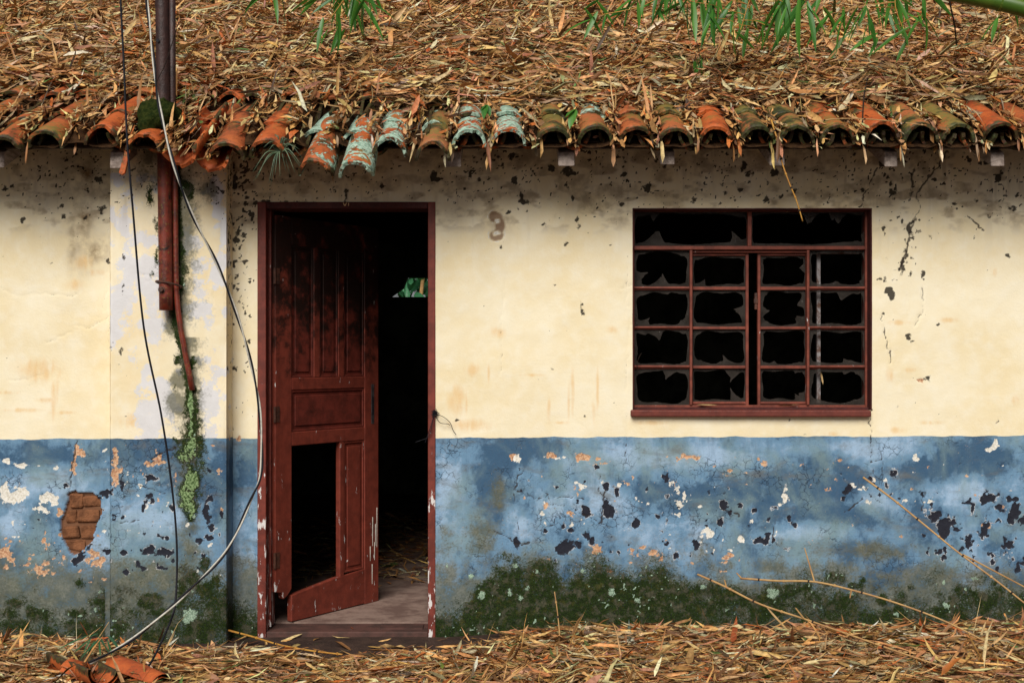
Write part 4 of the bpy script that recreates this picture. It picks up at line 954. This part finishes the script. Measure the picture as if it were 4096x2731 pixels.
def pane(px0, px1, py0, py1, y, seed, big=.30, amount=.5):
    R = random.Random(seed); x0, x1 = wx(px0,y), wx(px1,y); z0, z1 = wz(py1,y), wz(py0,y)
    cx, cz = (x0+x1)/2, (z0+z1)/2; hw, hh = (x1-x0)/2, (z1-z0)/2
    per = []; n = 20
    asp = max(1, int(n*hw/hh*.9))
    for i in range(asp): per.append((x0+(x1-x0)*i/asp, z0))
    for i in range(n): per.append((x1, z0+(z1-z0)*i/n))
    for i in range(asp): per.append((x1-(x1-x0)*i/asp, z1))
    for i in range(n): per.append((x0, z1-(z1-z0)*i/n))
    N_ = len(per); dep = [0.0]*N_
    ph = [R.uniform(0, 6.28) for _ in range(4)]
    for k in range(N_):                          # wavy rim left in the putty
        t = 6.283*k/N_; dep[k] = .007+.005*(1+math.sin(2*t+ph[0]))*.5+.004*math.sin(5*t+ph[1])+R.uniform(0,.003)
    for _ in range(R.choice((1,2,2,3)) if amount < .7 else 5):   # a few standing shards
        c_, wd_, hg_ = R.randrange(N_), R.randint(3, 7), R.uniform(.018, big*.14+.015); pk = R.uniform(-.6,.6)
        for q in range(-wd_, wd_+1):
            tq = q/wd_; val = hg_*((1+tq)/(1+pk) if tq < pk else (1-tq)/(1-pk)); i_ = (c_+q) % N_
            dep[i_] = max(dep[i_], val*(.85+.3*R.random()))
    m = MB(); inner = []; ne = R.uniform(3.2, 9)
    sk = [R.uniform(.0, .9) for _ in range(4)]
    for (p, d) in zip(per, dep):                 # rounded hole: corners keep more glass
        qx, qz = (p[0]-cx)/hw, (p[1]-cz)/hh; ax_ = min(max(p[0], x0+hh), x1-hh) if hw > hh*1.6 else cx
        k_ = (abs(qx)**ne+abs(qz)**ne)**(-1/ne)
        k_ = 1-(1-k_)*(.35+1.3*sk[(qx > 0)+2*(qz > 0)])
        ss_ = hw if abs(qx) > abs(qz) else hh
        kk = max(.15, k_*(1-d/ss_))
        inner.append((ax_+(p[0]-ax_)*kk, cz+(p[1]-cz)*kk))
    for yy in (y, y+.0025):
        for p in per: m.v.append((p[0], yy, p[1]))
        for p in inner: m.v.append((p[0], yy, p[1]))
    B = 2*N_
    for i in range(N_):
        k = (i+1) % N_
        m.f.append((i, k, N_+k, N_+i)); m.f.append((B+i, B+N_+i, B+N_+k, B+k)); m.f.append((N_+i, N_+k, B+N_+k, B+N_+i))
    return m.build('glass_pane', MGLASS, win)
rws = [(1001,1146),(1161,1305),(1318,1461),(1475,1620)]; rwi = [(1023,1147),(1160,1306),(1317,1462),(1474,1606)]
pane(2537,2991,846,984,YF+.012,1,.62,.75); pane(3007,3461,846,984,YF+.012,5,.60,.8)
for i in range(4):
    pane(2537,2759,*rws[i],YF+.012,10+i,.42,.5); pane(3238,3461,*rws[i],YF+.012,20+i,.42,.55)
    pane(2771,2983,*rwi[i],YS+.010,30+i,.46,.5); pane(3042,3227,*rwi[i],YS+.010,40+i,.40,.5)

# ------------------------------------------------------------------ mast, conduit, cables
pole = empty('metal_mast', tuple(PX(652, 1241, -.175)))
tag(pole, 'thick rusted metal mast passing through the tiles and down the pilaster', 'pole')
def child(o, parent):
    o.parent = parent; o.matrix_parent_inverse = Matrix.Translation(-Vector(parent.location)); return o
yp = -.172; tp = PX(646, -260, yp-.02); bt = PX(665, 1241, yp)
m = MB(); n_ = 24
m.tube([bt.lerp(tp, i/n_) for i in range(n_+1)], .0335, 20); child(m.build('mast_tube', MPIPE, None, smooth=True), pole)
m = MB(); c = PX(655, 1160, yp); m.tube([c+Vector((0,-.030,0)), c+Vector((0,-.052,0))], .011, 6); m.tube([c+Vector((0,-.03,0)), c+Vector((0,-.037,0))], .017, 12); child(m.build('bolt', MIRON, None), pole)
m = MB(); c = PX(640, 170, yp-.02); m.tube([c+Vector((0,-.0335,0)), c+Vector((0,-.0355,0))], .008, 10); child(m.build('bolt_hole', MBLK, None), pole)
con = empty('conduit_pipe', tuple(PX(770, 1560, -.15)))
tag(con, 'thin red conduit beside the mast, its lower end bent aside', 'pipe')
yc = -.160
pts = [PX(688,-260,yc-.03), PX(690,400,yc-.01), PX(700,640,yc), PX(702,900,yc), PX(704,1060,yc), PX(705,1150,yc), PX(712,1240,yc), PX(726,1330,yc), PX(744,1430,yc+.005), PX(758,1500,yc+.008), PX(769,1560,yc+.012)]
m = MB(); m.tube(pts, [.0165,.0165,.0150]+[.0135]*8, 12); child(m.build('conduit_tube', MPIPE, None, smooth=True), con)
m = MB()
ctr = PX(676, 1138, yp+.004); ring = []
for i in range(25):
    a = 2*math.pi*i/24; ring.append(ctr+Vector((.062*math.cos(a), .046*math.sin(a), -.012*math.cos(a)-.008*math.sin(a))))
m.tube(ring, .005, 6, cap=False)
stp = m.build('wire_strap', MIRON); tag(stp, 'rusty wire strap tied round the mast and conduit', 'strap')

def cat(pts, n=8):
    pts = [Vector(p) for p in pts]; out = []
    P_ = [pts[0]*2-pts[1]]+pts+[pts[-1]*2-pts[-2]]
    for i in range(1, len(P_)-2):
        for k in range(n):
            t = k/n; a, b_, c, d = P_[i-1], P_[i], P_[i+1], P_[i+2]
            out.append(.5*((2*b_)+(c-a)*t+(2*a-5*b_+4*c-d)*t*t+(3*b_-a-3*c+d)*t**3))
    out.append(pts[-1]); return out
Q = 4096/2352
def path(L, ys): return [PX(x*Q, y_*Q, yy) for (x, y_), yy in zip(L, ys)]
tw = path([(333,-80),(337,0),(352,130),(365,240),(400,380),(440,490),(500,610),(550,740),(580,850),(597,950),(600,1080),(575,1150),(520,1265),(440,1350),(380,1405),(300,1470),(200,1525),(100,1565),(20,1600)],
          [-.48,-.50,-.54,-.57,-.60,-.55,-.48,-.43,-.40,-.40,-.42,-.45,-.50,-.56,-.62,-.72,-.86,-.97,-1.08])
cl = cat(tw, 14)
tc = empty('twisted_cable', tuple(cl[0])); tag(tc, 'twisted pair of black and white cable drooping past the door to the ground', 'cable')
acc = 0; s1, s2 = [], []
for i, p in enumerate(cl):
    if i: acc += (cl[i]-cl[i-1]).length
    a = acc*13.0; d = (cl[min(i+1,len(cl)-1)]-cl[max(i-1,0)]).normalized(); uu = d.cross(Vector((0,1,0))).normalized(); vv = d.cross(uu)
    o_ = (uu*math.cos(a)+vv*math.sin(a))*.0056; s1.append(p+o_*.75); s2.append(p-o_*.75)
child(MB().tube(s1, .0046, 8).build('black_strand', MBLK, None, smooth=True), tc); child(MB().tube(s2, .0042, 8).build('white_strand', MWHT, None, smooth=True), tc)
bc = cat(path([(275,-80),(277,0),(285,160),(292,320),(305,480),(330,750),(370,950),(395,1120),(406,1250),(404,1370),(392,1425),(350,1515),(322,1552),(300,1572)], [-.52,-.52,-.54,-.56,-.55,-.50,-.46,-.45,-.46,-.52,-.58,-.78,-.88,-.94]), 10)
o = MB().tube(bc, .0050, 8).build('black_cable', MBLK, None, smooth=True); tag(o, 'single black cable hanging straight from above, left of the mast', 'cable')

# ------------------------------------------------------------------ moss mound, air plant, small plants, debris
def lump(name, c, r, seed, mat, sub=4):
    import bmesh
    bm = bmesh.new(); bmesh.ops.create_icosphere(bm, subdivisions=sub, radius=1)
    for v_ in bm.verts:
        p = v_.co; k = 1+.22*math.sin(3*p.x+seed)*math.cos(2.5*p.z+seed)+.10*math.sin(9*p.x+seed*2)*math.sin(8*p.y)*math.cos(7*p.z)+rnd.uniform(-.03,.03)
        v_.co = Vector((p.x*r[0]*k, p.y*r[1]*k, p.z*r[2]*k))
    me = bpy.data.meshes.new(name); bm.to_mesh(me); bm.free(); me.materials.append(mat)
    for p in me.polygons: p.use_smooth = True
    o = bpy.data.objects.new(name, me); o.location = c; return link(o)
o = lump('moss_mound', PX(632, 480, -.27), (.088,.12,.105), 2, MMOSS); tag(o, 'dark green moss mound on mortar round the foot of the mast on the roof', 'moss')
o.rotation_euler = (0, math.radians(16), 0)

def blade_mesh(name, L=.15, W=.016, droop=.15, n=6, mat=None, fold=.2):
    v, f = [], []
    for i in range(n+1):
        t = i/n; wv_ = W*.5*(math.sin(math.pi*min(1, t*.94+.06))**.75 if t < .98 else .02)*(1-.25*t)
        x = L*t; z = -droop*L*t*t
        v += [(x, wv_, z+fold*wv_), (x, 0, z), (x, -wv_, z+fold*wv_)]
    for i in range(n):
        b0 = 3*i; f += [(b0, b0+1, b0+4, b0+3), (b0+1, b0+2, b0+5, b0+4)]
    me = bpy.data.meshes.new(name); me.from_pydata(v, [], f); me.update(); me.materials.append(mat)
    for p in me.polygons: p.use_smooth = True
    return me
def aim(o, a, b_, roll=0, L=.15, parent=None, wscale=1.0):
    d = Vector(b_)-Vector(a); l = d.length
    q = d.to_track_quat('X', 'Z').to_matrix().to_4x4()
    M = Matrix.Translation(a) @ q @ Matrix.Rotation(roll, 4, 'X') @ Matrix.Diagonal((l/L, wscale*(l/L)**.5, l/L, 1))
    if parent is not None:
        o.parent = parent; o.matrix_parent_inverse = Matrix.Translation(-Vector(parent.location))
    o.matrix_basis = M; return o
ap_c = PX(1118, 610, -.44)
air = empty('air_plant', tuple(ap_c)); tag(air, 'spiky grey green air plant growing on the eave tiles above the door', 'plant')
R = random.Random(4)
tips = [(1010,690),(1025,720),(1040,640),(1075,735),(1055,590),(1090,550),(1110,545),(1150,570),(1175,580),(1200,600),(1215,640),(1215,690),(1190,660),(1160,700),(1145,690),(1100,700),(1120,705),(1083,745),(1035,610),(1135,560),(1205,660),(1012,730),(1180,690),(1165,610),(1070,610),(1020,605)]
for (tx_, ty_) in tips:
    a = ap_c; e = PX(tx_, ty_, -.44+R.uniform(-.09,.05)); d = e-a
    mid = a+d*.5+Vector((0, R.uniform(-.02,.0), .030+.02*R.random()))
    cv = cat([a, a+d*.22+Vector((0,0,.024)), mid, e], 4); nn = len(cv)
    o = MB().tube(cv, [max(.0006, .0060*(1-i/(nn-1))**.8) for i in range(nn)], 5).build('leaf', MAIR, None, smooth=True); child(o, air)

LEAFM = blade_mesh('bamboo_leaf', .15, .027, .16, 7, MLGRN)
def branch(label, fans, stem, depth, extra=3):
    root = PX(stem[0][0], stem[0][1], depth); br = empty('bamboo_branch', tuple(root)); tag(br, label, 'bamboo', 'green bamboo branches hanging over the roof')
    pts = cat([PX(x, y_, depth+.02*i) for i, (x, y_) in enumerate(stem)], 6)
    child(MB().tube(pts, [.004-.002*i/len(pts) for i in range(len(pts))], 6).build('stem', MCANEY, None), br)
    for (nx, ny, tips_) in fans:
        for e in range(1+extra):                 # neighbouring twigs of the same branch carry like leaf fans
            ox, oy = (0, 0) if e == 0 else (rnd.uniform(-140,140), rnd.uniform(-95,45))
            dn = depth+rnd.uniform(-.12,.12)+.12*e; a = PX(nx+ox, ny+oy, dn)
            q = min(pts, key=lambda p: (p-a).length)
            child(MB().tube([q, q.lerp(a, .5)+Vector((0,0,.01)), a], .0015, 5).build('twig', MCANEY, None), br)
            sc_ = 1 if e == 0 else rnd.uniform(.75, 1.1)
            for (tx_, ty_) in tips_:
                if e and rnd.random() < .25: continue
                jx, jy = rnd.uniform(-48,48), rnd.uniform(-36,24)
                bx, by = nx+ox+rnd.uniform(-24,24), ny+oy+rnd.uniform(-40,22)
                l = bpy.data.objects.new('leaf', LEAFM); link(l)
                aim(l, PX(bx, by, dn), PX(nx+ox+(tx_-nx)*sc_*1.12+jx, ny+oy+(ty_-ny)*sc_*.98+jy, dn+rnd.uniform(-.07,.05)), rnd.uniform(-1.1,1.1), .15, br, rnd.uniform(.75,1.1))
branch('leftmost green bamboo spray hanging in front of the litter roof', [(1090,-60,[(960,55),(985,70),(1010,60),(1085,125),(1170,120),(1190,40)])], [(1060,-300),(1100,-150),(1090,-60)], -.1, 0)
branch('green bamboo spray with drooping fingers right of the leftmost spray', [(1295,97,[(1190,215),(1247,212),(1300,188),(1215,160)]),(1450,18,[(1370,130),(1385,150),(1420,162),(1440,157),(1487,137),(1540,90),(1530,128)]),(1400,-50,[(1240,30),(1330,60),(1380,90)])], [(1420,-280),(1400,-60),(1340,50),(1295,97)], .05)
branch('broad green bamboo spray over the roof right of centre with yellow stems', [(2410,60,[(2350,150),(2395,130),(2460,145),(2440,100)]),(2560,10,[(2470,60),(2540,100),(2600,80),(2500,90)]),(2716,-5,[(2660,105),(2690,70),(2740,90)]),(2640,-40,[(2560,40),(2700,60),(2590,90)])], [(2760,-300),(2700,-80),(2580,20),(2410,60)], .15)
branch('densest green bamboo spray above the window with many leaf fans', [(2760,5,[(2735,200),(2765,120),(2700,80),(2800,170)]),(2990,12,[(2960,95),(3065,60),(2930,70),(3010,100)]),(2935,58,[(2850,150),(2875,175),(2930,120),(2950,130)]),(3130,8,[(3020,190),(3060,100),(3115,200),(3145,180),(3210,160),(3080,150)]),(2962,122,[(2897,225),(2940,215),(2985,218),(3010,190)]),(2850,-30,[(2800,80),(2860,90),(2910,60)]),(3060,100,[(3030,195),(3060,185),(3090,150)])], [(3080,-320),(3060,-120),(3000,0),(2962,122)], .1)
branch('green bamboo spray with long leaves left of the black hanging twig', [(3450,45,[(3345,160),(3375,182),(3470,125),(3490,122),(3400,140)]),(3502,22,[(3525,92),(3560,60)]),(3590,-2,[(3550,90),(3590,135),(3670,130),(3640,50)]),(3688,62,[(3640,190),(3742,190),(3700,110)]),(3618,138,[(3530,235),(3600,242),(3625,222),(3650,212)])], [(3640,-300),(3620,-100),(3580,10),(3620,140)], .0)
branch('small green bamboo sprig under the thick culm in the corner', [(3996,100,[(3930,165),(3985,180),(4008,192)]),(4065,56,[(4030,130),(4100,92),(4090,70)])], [(4120,-200),(4090,-20),(4065,56),(3996,100)], -.1, 0)
# withered drooping sprig
wr = empty('withered_sprig', tuple(PX(2790, 200, .3))); tag(wr, 'withered olive sprig hanging limp below the bamboo spray above the window', 'sprig')
pts = cat([PX(2740,60,.3), PX(2790,180,.3), PX(2800,260,.3), PX(2795,330,.3)], 5); child(MB().tube(pts, .0022, 5).build('stem', MDARKTWIG, None), wr)
for i in range(26):
    y_ = rnd.uniform(215, 350); a = PX(2790+rnd.uniform(-14,18), y_, .3+rnd.uniform(-.02,.02)); l = bpy.data.objects.new('leaf', LEAFM); link(l)
    aim(l, a, a+Vector((rnd.uniform(-.02,.02), rnd.uniform(-.02,.02), -rnd.uniform(.03,.075))), rnd.uniform(-1.5,1.5), .15, wr, .9)
# the culm in the corner
cu = empty('bamboo_culm', tuple(PX(4096, 40, -.4))); tag(cu, 'thick green bamboo culm crossing the upper right corner', 'bamboo')
pts = [PX(3560,-80,-.25), PX(3790,-33,-.33), PX(4000,10,-.4), PX(4110,38,-.43), PX(4420,120,-.5)]
m = MB(); m.tube(cat(pts, 8), .040, 16); child(m.build('culm_tube', MCULM, None, smooth=True), cu)
c = PX(4000,10,-.4); m = MB(); m.tube([c-Vector((.006,0,-.001)), c+Vector((.006,0,-.001))], .0425, 16); child(m.build('node_ring', MCULM, None), cu)

# twigs and canes
def cane(name, label, cat_, pts, r, mat, nodes=(), side=()):
    e = empty(name, tuple(pts[0])); tag(e, label, cat_)
    cv = cat(pts, 6); n_ = len(cv)
    child(MB().tube(cv, [r*(1-.35*i/n_) for i in range(n_)], 7).build('cane', mat, None, smooth=True), e)
    for i in range(3, n_-1, 4):
        d = (cv[i+1]-cv[i-1]).normalized()*.004
        child(MB().tube([cv[i]-d, cv[i]+d], r*1.35, 7).build('node', MDARKTWIG if i % 8 == 3 else mat, None), e)
    for (a, b_) in side: child(MB().tube([a, (a+b_)/2, b_], [r*.8, r*.7, r*.5], 6).build('side_shoot', mat, None), e)
    return e
cane('dangling_twig', 'thin yellow bamboo twig dangling from the eave over the window', 'twig', [PX(3085,480,-.36), PX(3112,570,-.42), PX(3128,650,-.44), PX(3160,740,-.45), PX(3185,800,-.45), PX(3211,886,-.45)], .0042, MCANEY)
cane('lying_twig', 'thin straw coloured twig lying across the eave tiles above the window', 'twig', [PX(3250,490,-.42), PX(3350,476,-.44), PX(3480,478,-.45), PX(3600,490,-.46), PX(3705,502,-.48)], .0028, MCANE)
o = MB().tube(cat([PX(3472,310,.2), PX(3458,370,.0), PX(3452,440,-.2), PX(3450,500,-.36)], 5), .0035, 6).build('black_twig', MDARKTWIG); tag(o, 'black wiry twig standing out of the litter above the window', 'twig')
o = MB().tube(cat([PX(3790,-40,.3), PX(3805,40,.35), PX(3818,100,.4), PX(3826,180,.5)], 5), .0045, 6).build('black_twig', MDARKTWIG); tag(o, 'black hanging twig below the bamboo culm at upper right', 'twig')
o = MB().tube(cat([PX(715,90,-.30), PX(690,170,-.26), PX(660,260,-.25), PX(625,330,-.24)], 5), .0022, 5).build('thin_stalk', MDARKTWIG); tag(o, 'thin brown stalk leaning across the mast above the tiles', 'twig')
cane('bamboo_cane', 'long straw cane reaching highest up the blue wall at right, forked', 'cane', [PX(3452,1908,-.10), PX(3570,1995,-.16), PX(3690,2092,-.22), PX(3825,2202,-.30), PX(3990,2325,-.40), PX(4110,2420,-.48), PX(4330,2590,-.60)], .0052, MCANE, side=[(PX(3850,2216,-.31), PX(4200,2400,-.36))])
cane('bamboo_cane', 'straw cane with an upright shoot lying before the moss at right', 'cane', [PX(2962,2312,-.12), PX(3110,2322,-.20), PX(3260,2326,-.26), PX(3420,2362,-.34), PX(3590,2412,-.42), PX(3790,2488,-.52), PX(4010,2600,-.66), PX(4250,2720,-.80)], .0052, MCANE, side=[(PX(3258,2326,-.26), PX(3218,2190,-.22)), (PX(3405,2362,-.34), PX(3400,2390,-.34)), (PX(2966,2312,-.12), PX(2946,2290,-.11))])
cane('bamboo_cane', 'straw cane running lowest from moss into the leaves at right', 'cane', [PX(2790,2296,-.12), PX(2900,2345,-.2), PX(3040,2415,-.30), PX(3220,2475,-.42), PX(3420,2545,-.58), PX(3650,2625,-.75), PX(3900,2705,-.90), PX(4060,2760,-1.0)], .0052, MCANE, side=[(PX(3215,2472,-.42), PX(3182,2430,-.42)), (PX(2905,2345,-.2), PX(2898,2318,-.2))])
cane('bamboo_cane', 'yellow cane lying on bare soil beside the door sill', 'cane', [PX(915,2520,-.14), PX(1010,2545,-.26), PX(1120,2578,-.42), PX(1250,2602,-.58), PX(1370,2616,-.66)], .0052, MCANEY)
cane('upright_twig', 'thin pinkish twig standing up before the green moss', 'twig', [PX(2228,2610,-.36), PX(2238,2545,-.33), PX(2230,2450,-.30), PX(2218,2365,-.28)], .0036, MCANE)
o = MB().tube([PX(381,2570,-.20), PX(436,2486,-.12)], [.003,.0016], 5).build('pale_straw', MCANE); tag(o, 'pale straw leaning against the pilaster foot', 'straw')

# broken roof tiles on the ground
def shard(name, label, c, rot, keep_, tone=.1, sc=1.0):
    me0 = tile_mesh(9, chip=.012); import bmesh
    bm = bmesh.new(); bm.from_mesh(me0)
    dl = [f_ for f_ in bm.faces if not keep_(f_.calc_center_median())]
    bmesh.ops.delete(bm, geom=dl, context='FACES'); me = bpy.data.meshes.new(name); bm.to_mesh(me); bm.free(); me.materials.append(MT)
    o = bpy.data.objects.new(name, me); o.location = c; o.rotation_euler = rot; o.scale = (sc,)*3
    o['tone'] = tone; o['moss'] = 0.0; o['lichen'] = 0.0; link(o); tag(o, label, 'roof tile'); return o
shard('broken_tile', 'broken clay tile lying hollow side up in leaves, largest of the fallen pieces', (PXx(262,-.66), -.66, .075), (math.radians(-3), math.radians(168), math.radians(-143)), lambda p: p.y < .46, .05, 1.05)
shard('broken_tile', 'curved tile fragment right of the large fallen tile', (PXx(462,-.78), -.78, .01), (math.radians(-4), math.radians(28), math.radians(-128)), lambda p: p.y < .34 and p.x < .03, .0)
shard('broken_tile', 'narrow orange tile rim lying against the large fallen tile', (PXx(325,-.92), -.92, .01), (math.radians(12), math.radians(0), math.radians(70)), lambda p: p.y < .07 and p.x > -.05, .0)
sv = MB(); c0 = PX(512, 600, -.42); c1 = PX(488, 703, -.42)
sv.prism([(c0.x-.010, c0.z), (c1.x-.012, c1.z+.012), (c1.x+.002, c1.z), (c1.x+.017, c1.z+.010), (c0.x+.014, c0.z)], -.432, -.415)
o = sv.build('tile_sliver', MT, None, bevel=.003); o['tone'] = 0.0; o['moss'] = 0.0; o['lichen'] = 0.0; tag(o, 'orange tile sliver dangling below the eave beside the rafter', 'roof tile')

# grass tuft in front of the pilaster
gc = PX(395, 2605, -.50); gc.z = .05
gt = empty('grass_tuft', tuple(gc)); tag(gt, 'small tuft of green grass blades drooping over the fallen tile', 'grass')
GB = blade_mesh('grass_blade', .15, .012, .1, 6, MGRASS)
for (tx_, ty_) in [(232,2600),(290,2620),(320,2640),(340,2655),(360,2660),(345,2680),(400,2640),(450,2640),(445,2620),(470,2590),(355,2555),(300,2570),(480,2600),(330,2620),(420,2580)]:
    a = gc+Vector((rnd.uniform(-.03,.03), rnd.uniform(-.02,.02), .035)); e = PX(tx_, ty_-12, -.62+rnd.uniform(-.06,.02)); e.z = max(e.z, .05)
    a2 = a.lerp(e, .3)+Vector((0,0,.03)); l = bpy.data.objects.new('blade', GB); link(l); aim(l, a2, e, rnd.uniform(-.5,.5), .15, gt)

# seedlings on the eave
BL = blade_mesh('seedling_leaf', .09, .030, .18, 6, MLGRN)
def seedling(label, base, tips_):
    e = empty('seedling', tuple(base)); tag(e, label, 'plant')
    for t_ in tips_:
        l = bpy.data.objects.new('leaf', BL); link(l); aim(l, base, t_, rnd.uniform(-.4,.4), .09, e, 1.3)
    child(MB().tube([base-Vector((0,-.02,.03)), base], .002, 5).build('stem', MLGRN, None), e)
seedling('two leaved green seedling rooted between lichen covered tiles near mid eave', PX(1945,420,-.40), [PX(1930,468,-.45), PX(1962,460,-.43), PX(1918,440,-.42)])
seedling('green seedling with a long pointed leaf right of the two leaved seedling', PX(2300,438,-.40), [PX(2275,505,-.46), PX(2258,460,-.44), PX(2300,470,-.43)])

# single leaves that stand out
def single(label, a, b_, wd, col, curl=.06, name='fallen_leaf'):
    a, b_ = Vector(a), Vector(b_); d = b_-a; c = (a+b_)/2
    yaw = math.atan2(d.y, d.x); pit = math.asin(max(-1, min(1, d.z/d.length)))
    V_, F_, C_ = leaves(np.zeros((1,3)), np.array([yaw]), np.array([pit]), np.array([rnd.uniform(-.3,.3)]), np.array([d.length]), np.array([wd]), np.array([curl]))
    C_ = np.tile(np.array(col), (8,1))*NP.uniform(.85,1.1,(8,1))
    o = bpy.data.objects.new(name, np_mesh(name, V_, F_, MLEAF, {'leafcol': C_})); o.location = c; link(o); tag(o, label, 'leaf'); return o
def rp(px, py, dh=.02):
    x_, s_ = roof_hit(px, py); h_ = max(float(litter_h(np.array([x_]), np.array([s_]))[0][0]), .05); return Vector(roof_pt(np.array([x_]), np.array([s_]), np.array([h_+dh]))[0])
def gp(px, py, dh=.02):
    y_ = CAMZ*FPX/(py-1430)-CAMD; x_ = PXx(px, y_); return Vector((x_, y_, float(ground_h(np.array([x_]), np.array([y_]))[0])+dh))
GRN = (.05,.13,.03); RED = (.42,.09,.025); PINK = (.40,.16,.10); OLV = (.16,.17,.05); BLU = (.14,.19,.16)
single('bright green leaf lying level on the litter, longest green one above the eave', rp(1590,398), rp(1725,388), .026, GRN)
single('thin green leaf on the litter above the level green leaf', rp(1795,322), rp(1912,314), .020, (.06,.16,.03))
single('slender green leaf among the litter at left of the door axis', rp(1140,305), rp(1275,290), .024, (.06,.12,.05))
single('grey green leaf across the tile beside the air plant', rp(955,400,.05), rp(1100,395,.05), .026, BLU)
single('pinkish leaf standing on end in the litter behind the twin tile lips', rp(865,345), rp(862,280,.09), .024, PINK)
single('orange red leaf standing near the black cable on the roof', rp(565,265), rp(540,195,.06), .020, RED)
single('long rust red leaf slanting over the litter in the middle of the roof', rp(1775,290), rp(1865,240,.03), .018, RED)
single('rust red leaf slanting above the window litter', rp(3125,355), rp(3225,315,.03), .016, RED)
single('yellow green blade on the litter near the right bamboo spray', rp(2425,230), rp(2485,265), .030, OLV)
single('olive leaf lying beside the yellow green blade', rp(2340,265), rp(2420,235), .026, OLV)
single('mauve leaf standing upright above the tile eave right of centre', rp(2360,380), rp(2362,305,.10), .022, PINK)
single('pale broad leaf lying on the litter above the window', rp(2960,420), rp(3010,360,.04), .040, (.50,.32,.14))
single('orange leaf on the door sill', gp(1400,2523,.025), gp(1450,2540,.02), .016, RED)
single('large red orange leaf upright in the litter at the right', gp(2930,2630), gp(2945,2560,.05), .030, RED)
single('big curled red leaf with green edge on the ground at the right', gp(2940,2645), gp(3060,2660), .040, (.36,.12,.06))
single('red leaf slanting out of the litter below the window', gp(3710,2605), gp(3670,2560,.04), .024, RED)
single('green leaf lying in the ground litter below the doorway', gp(1200,2685), gp(1300,2692), .020, GRN)
single('second green blade forking from the green leaf below the doorway', gp(1215,2712), gp(1300,2692), .014, GRN)
single('rust brown leaf tilted in the ground litter below the doorway', gp(1412,2655), gp(1465,2622,.02), .028, (.30,.10,.04))
single('bright yellow green leaf in the ground litter right of the doorway', gp(1755,2665), gp(1780,2700), .022, (.20,.28,.04))
single('blue grey leaf on the ground at the left near the broken tile', gp(145,2605), gp(208,2646), .022, BLU)
single('orange leaf on the ground between cable and pilaster foot', gp(488,2626), gp(580,2608), .026, RED)
single('narrow green leaf on the ground litter beneath the oval scar', gp(2335,2615), gp(2380,2655), .022, (.07,.15,.04))
single('pale green leaf standing in the ground litter under the window', gp(2520,2620), gp(2515,2560,.03), .016, BLU)
single('brown dry leaf caught on the slid window sash', PX(3280,1485,.10), PX(3290,1540,.08), .016, (.50,.34,.16))
single('dry leaf curled on the left part of the window sill', PX(2785,1622,.05), PX(2870,1625,.03), .022, (.48,.32,.15))
single('dry leaf lying flat on the middle of the window sill', PX(3110,1626,.03), PX(3200,1622,.05), .018, (.52,.36,.18))
single('brown leaf hanging longest from the eave left of the oval scar', PX(1952,560,-.44), PX(1956,690,-.45), .020, (.30,.12,.06))
single('curled leaf dangling from the slid lichen tile', PX(1322,640,-.50), PX(1330,745,-.50), .016, (.36,.19,.08))

# wire tangle on the jamb
wt = empty('wire_tangle', tuple(PX(1742,1650,-.02))); tag(wt, 'tangle of black wire snagged on the right door jamb', 'wire')
kn = []
for i in range(60): kn.append(PX(1740+rnd.gauss(0,9), 1650+rnd.gauss(0,8), -.015+rnd.gauss(0,.006)))
child(MB().tube(cat(kn, 3), .0011, 4).build('knot', MBLK, None), wt)
for pts in ([(1745,1655),(1775,1668),(1800,1690),(1812,1720),(1824,1738)],[(1740,1660),(1760,1690),(1790,1695),(1800,1700)],[(1738,1660),(1728,1700),(1715,1745),(1690,1758),(1662,1768)],[(1735,1665),(1718,1720),(1700,1770)]):
    child(MB().tube(cat([PX(a, b_, -.03+.004*i) for i, (a, b_) in enumerate(pts)], 5), .0016, 5).build('wire', MBLK, None), wt)
m = MB(); m.tube(cat([PX(2552,1484,.045), PX(2548,1455,.04), PX(2556,1430,.03), PX(2566,1412,.02)], 4), .0018, 5)
o = m.build('dry_stem', MDARKTWIG); tag(o, 'dry brown stem stuck on the glazing bar at the left of the window', 'twig')

# greenery behind the house, seen through the back opening
sh = empty('shrub', (-1.0, 8.4, 0)); tag(sh, 'blurred green shrub with pale stems seen through the opening in the back wall', 'shrub')
n = 2200; Pp = np.stack([NP.normal(-1.05,.75,n), NP.normal(8.4,.45,n), NP.uniform(.6,3.2,n)], -1)
V_, F_, C_ = leaves(Pp, NP.uniform(0,6.28,n), NP.normal(-.5,.5,n), NP.normal(0,.6,n), NP.uniform(.15,.32,n), NP.uniform(.05,.10,n), NP.normal(0,.06,n))
o = bpy.data.objects.new('foliage', np_mesh('foliage', V_, F_, MSHRUB)); o['kind'] = 'stuff'; link(o); child(o, sh)
for (a, b_) in (((-1.35,7.8,0),(-.95,7.8,3.0)),((-1.1,7.7,1.6),(-.5,7.7,2.6)),((-1.2,7.6,.2),(-.7,7.6,3.0))):
    child(MB().tube([Vector(a), (Vector(a)+Vector(b_))/2+Vector((.04,0,0)), Vector(b_)], .022, 8).build('stem', MCANE, None), sh)
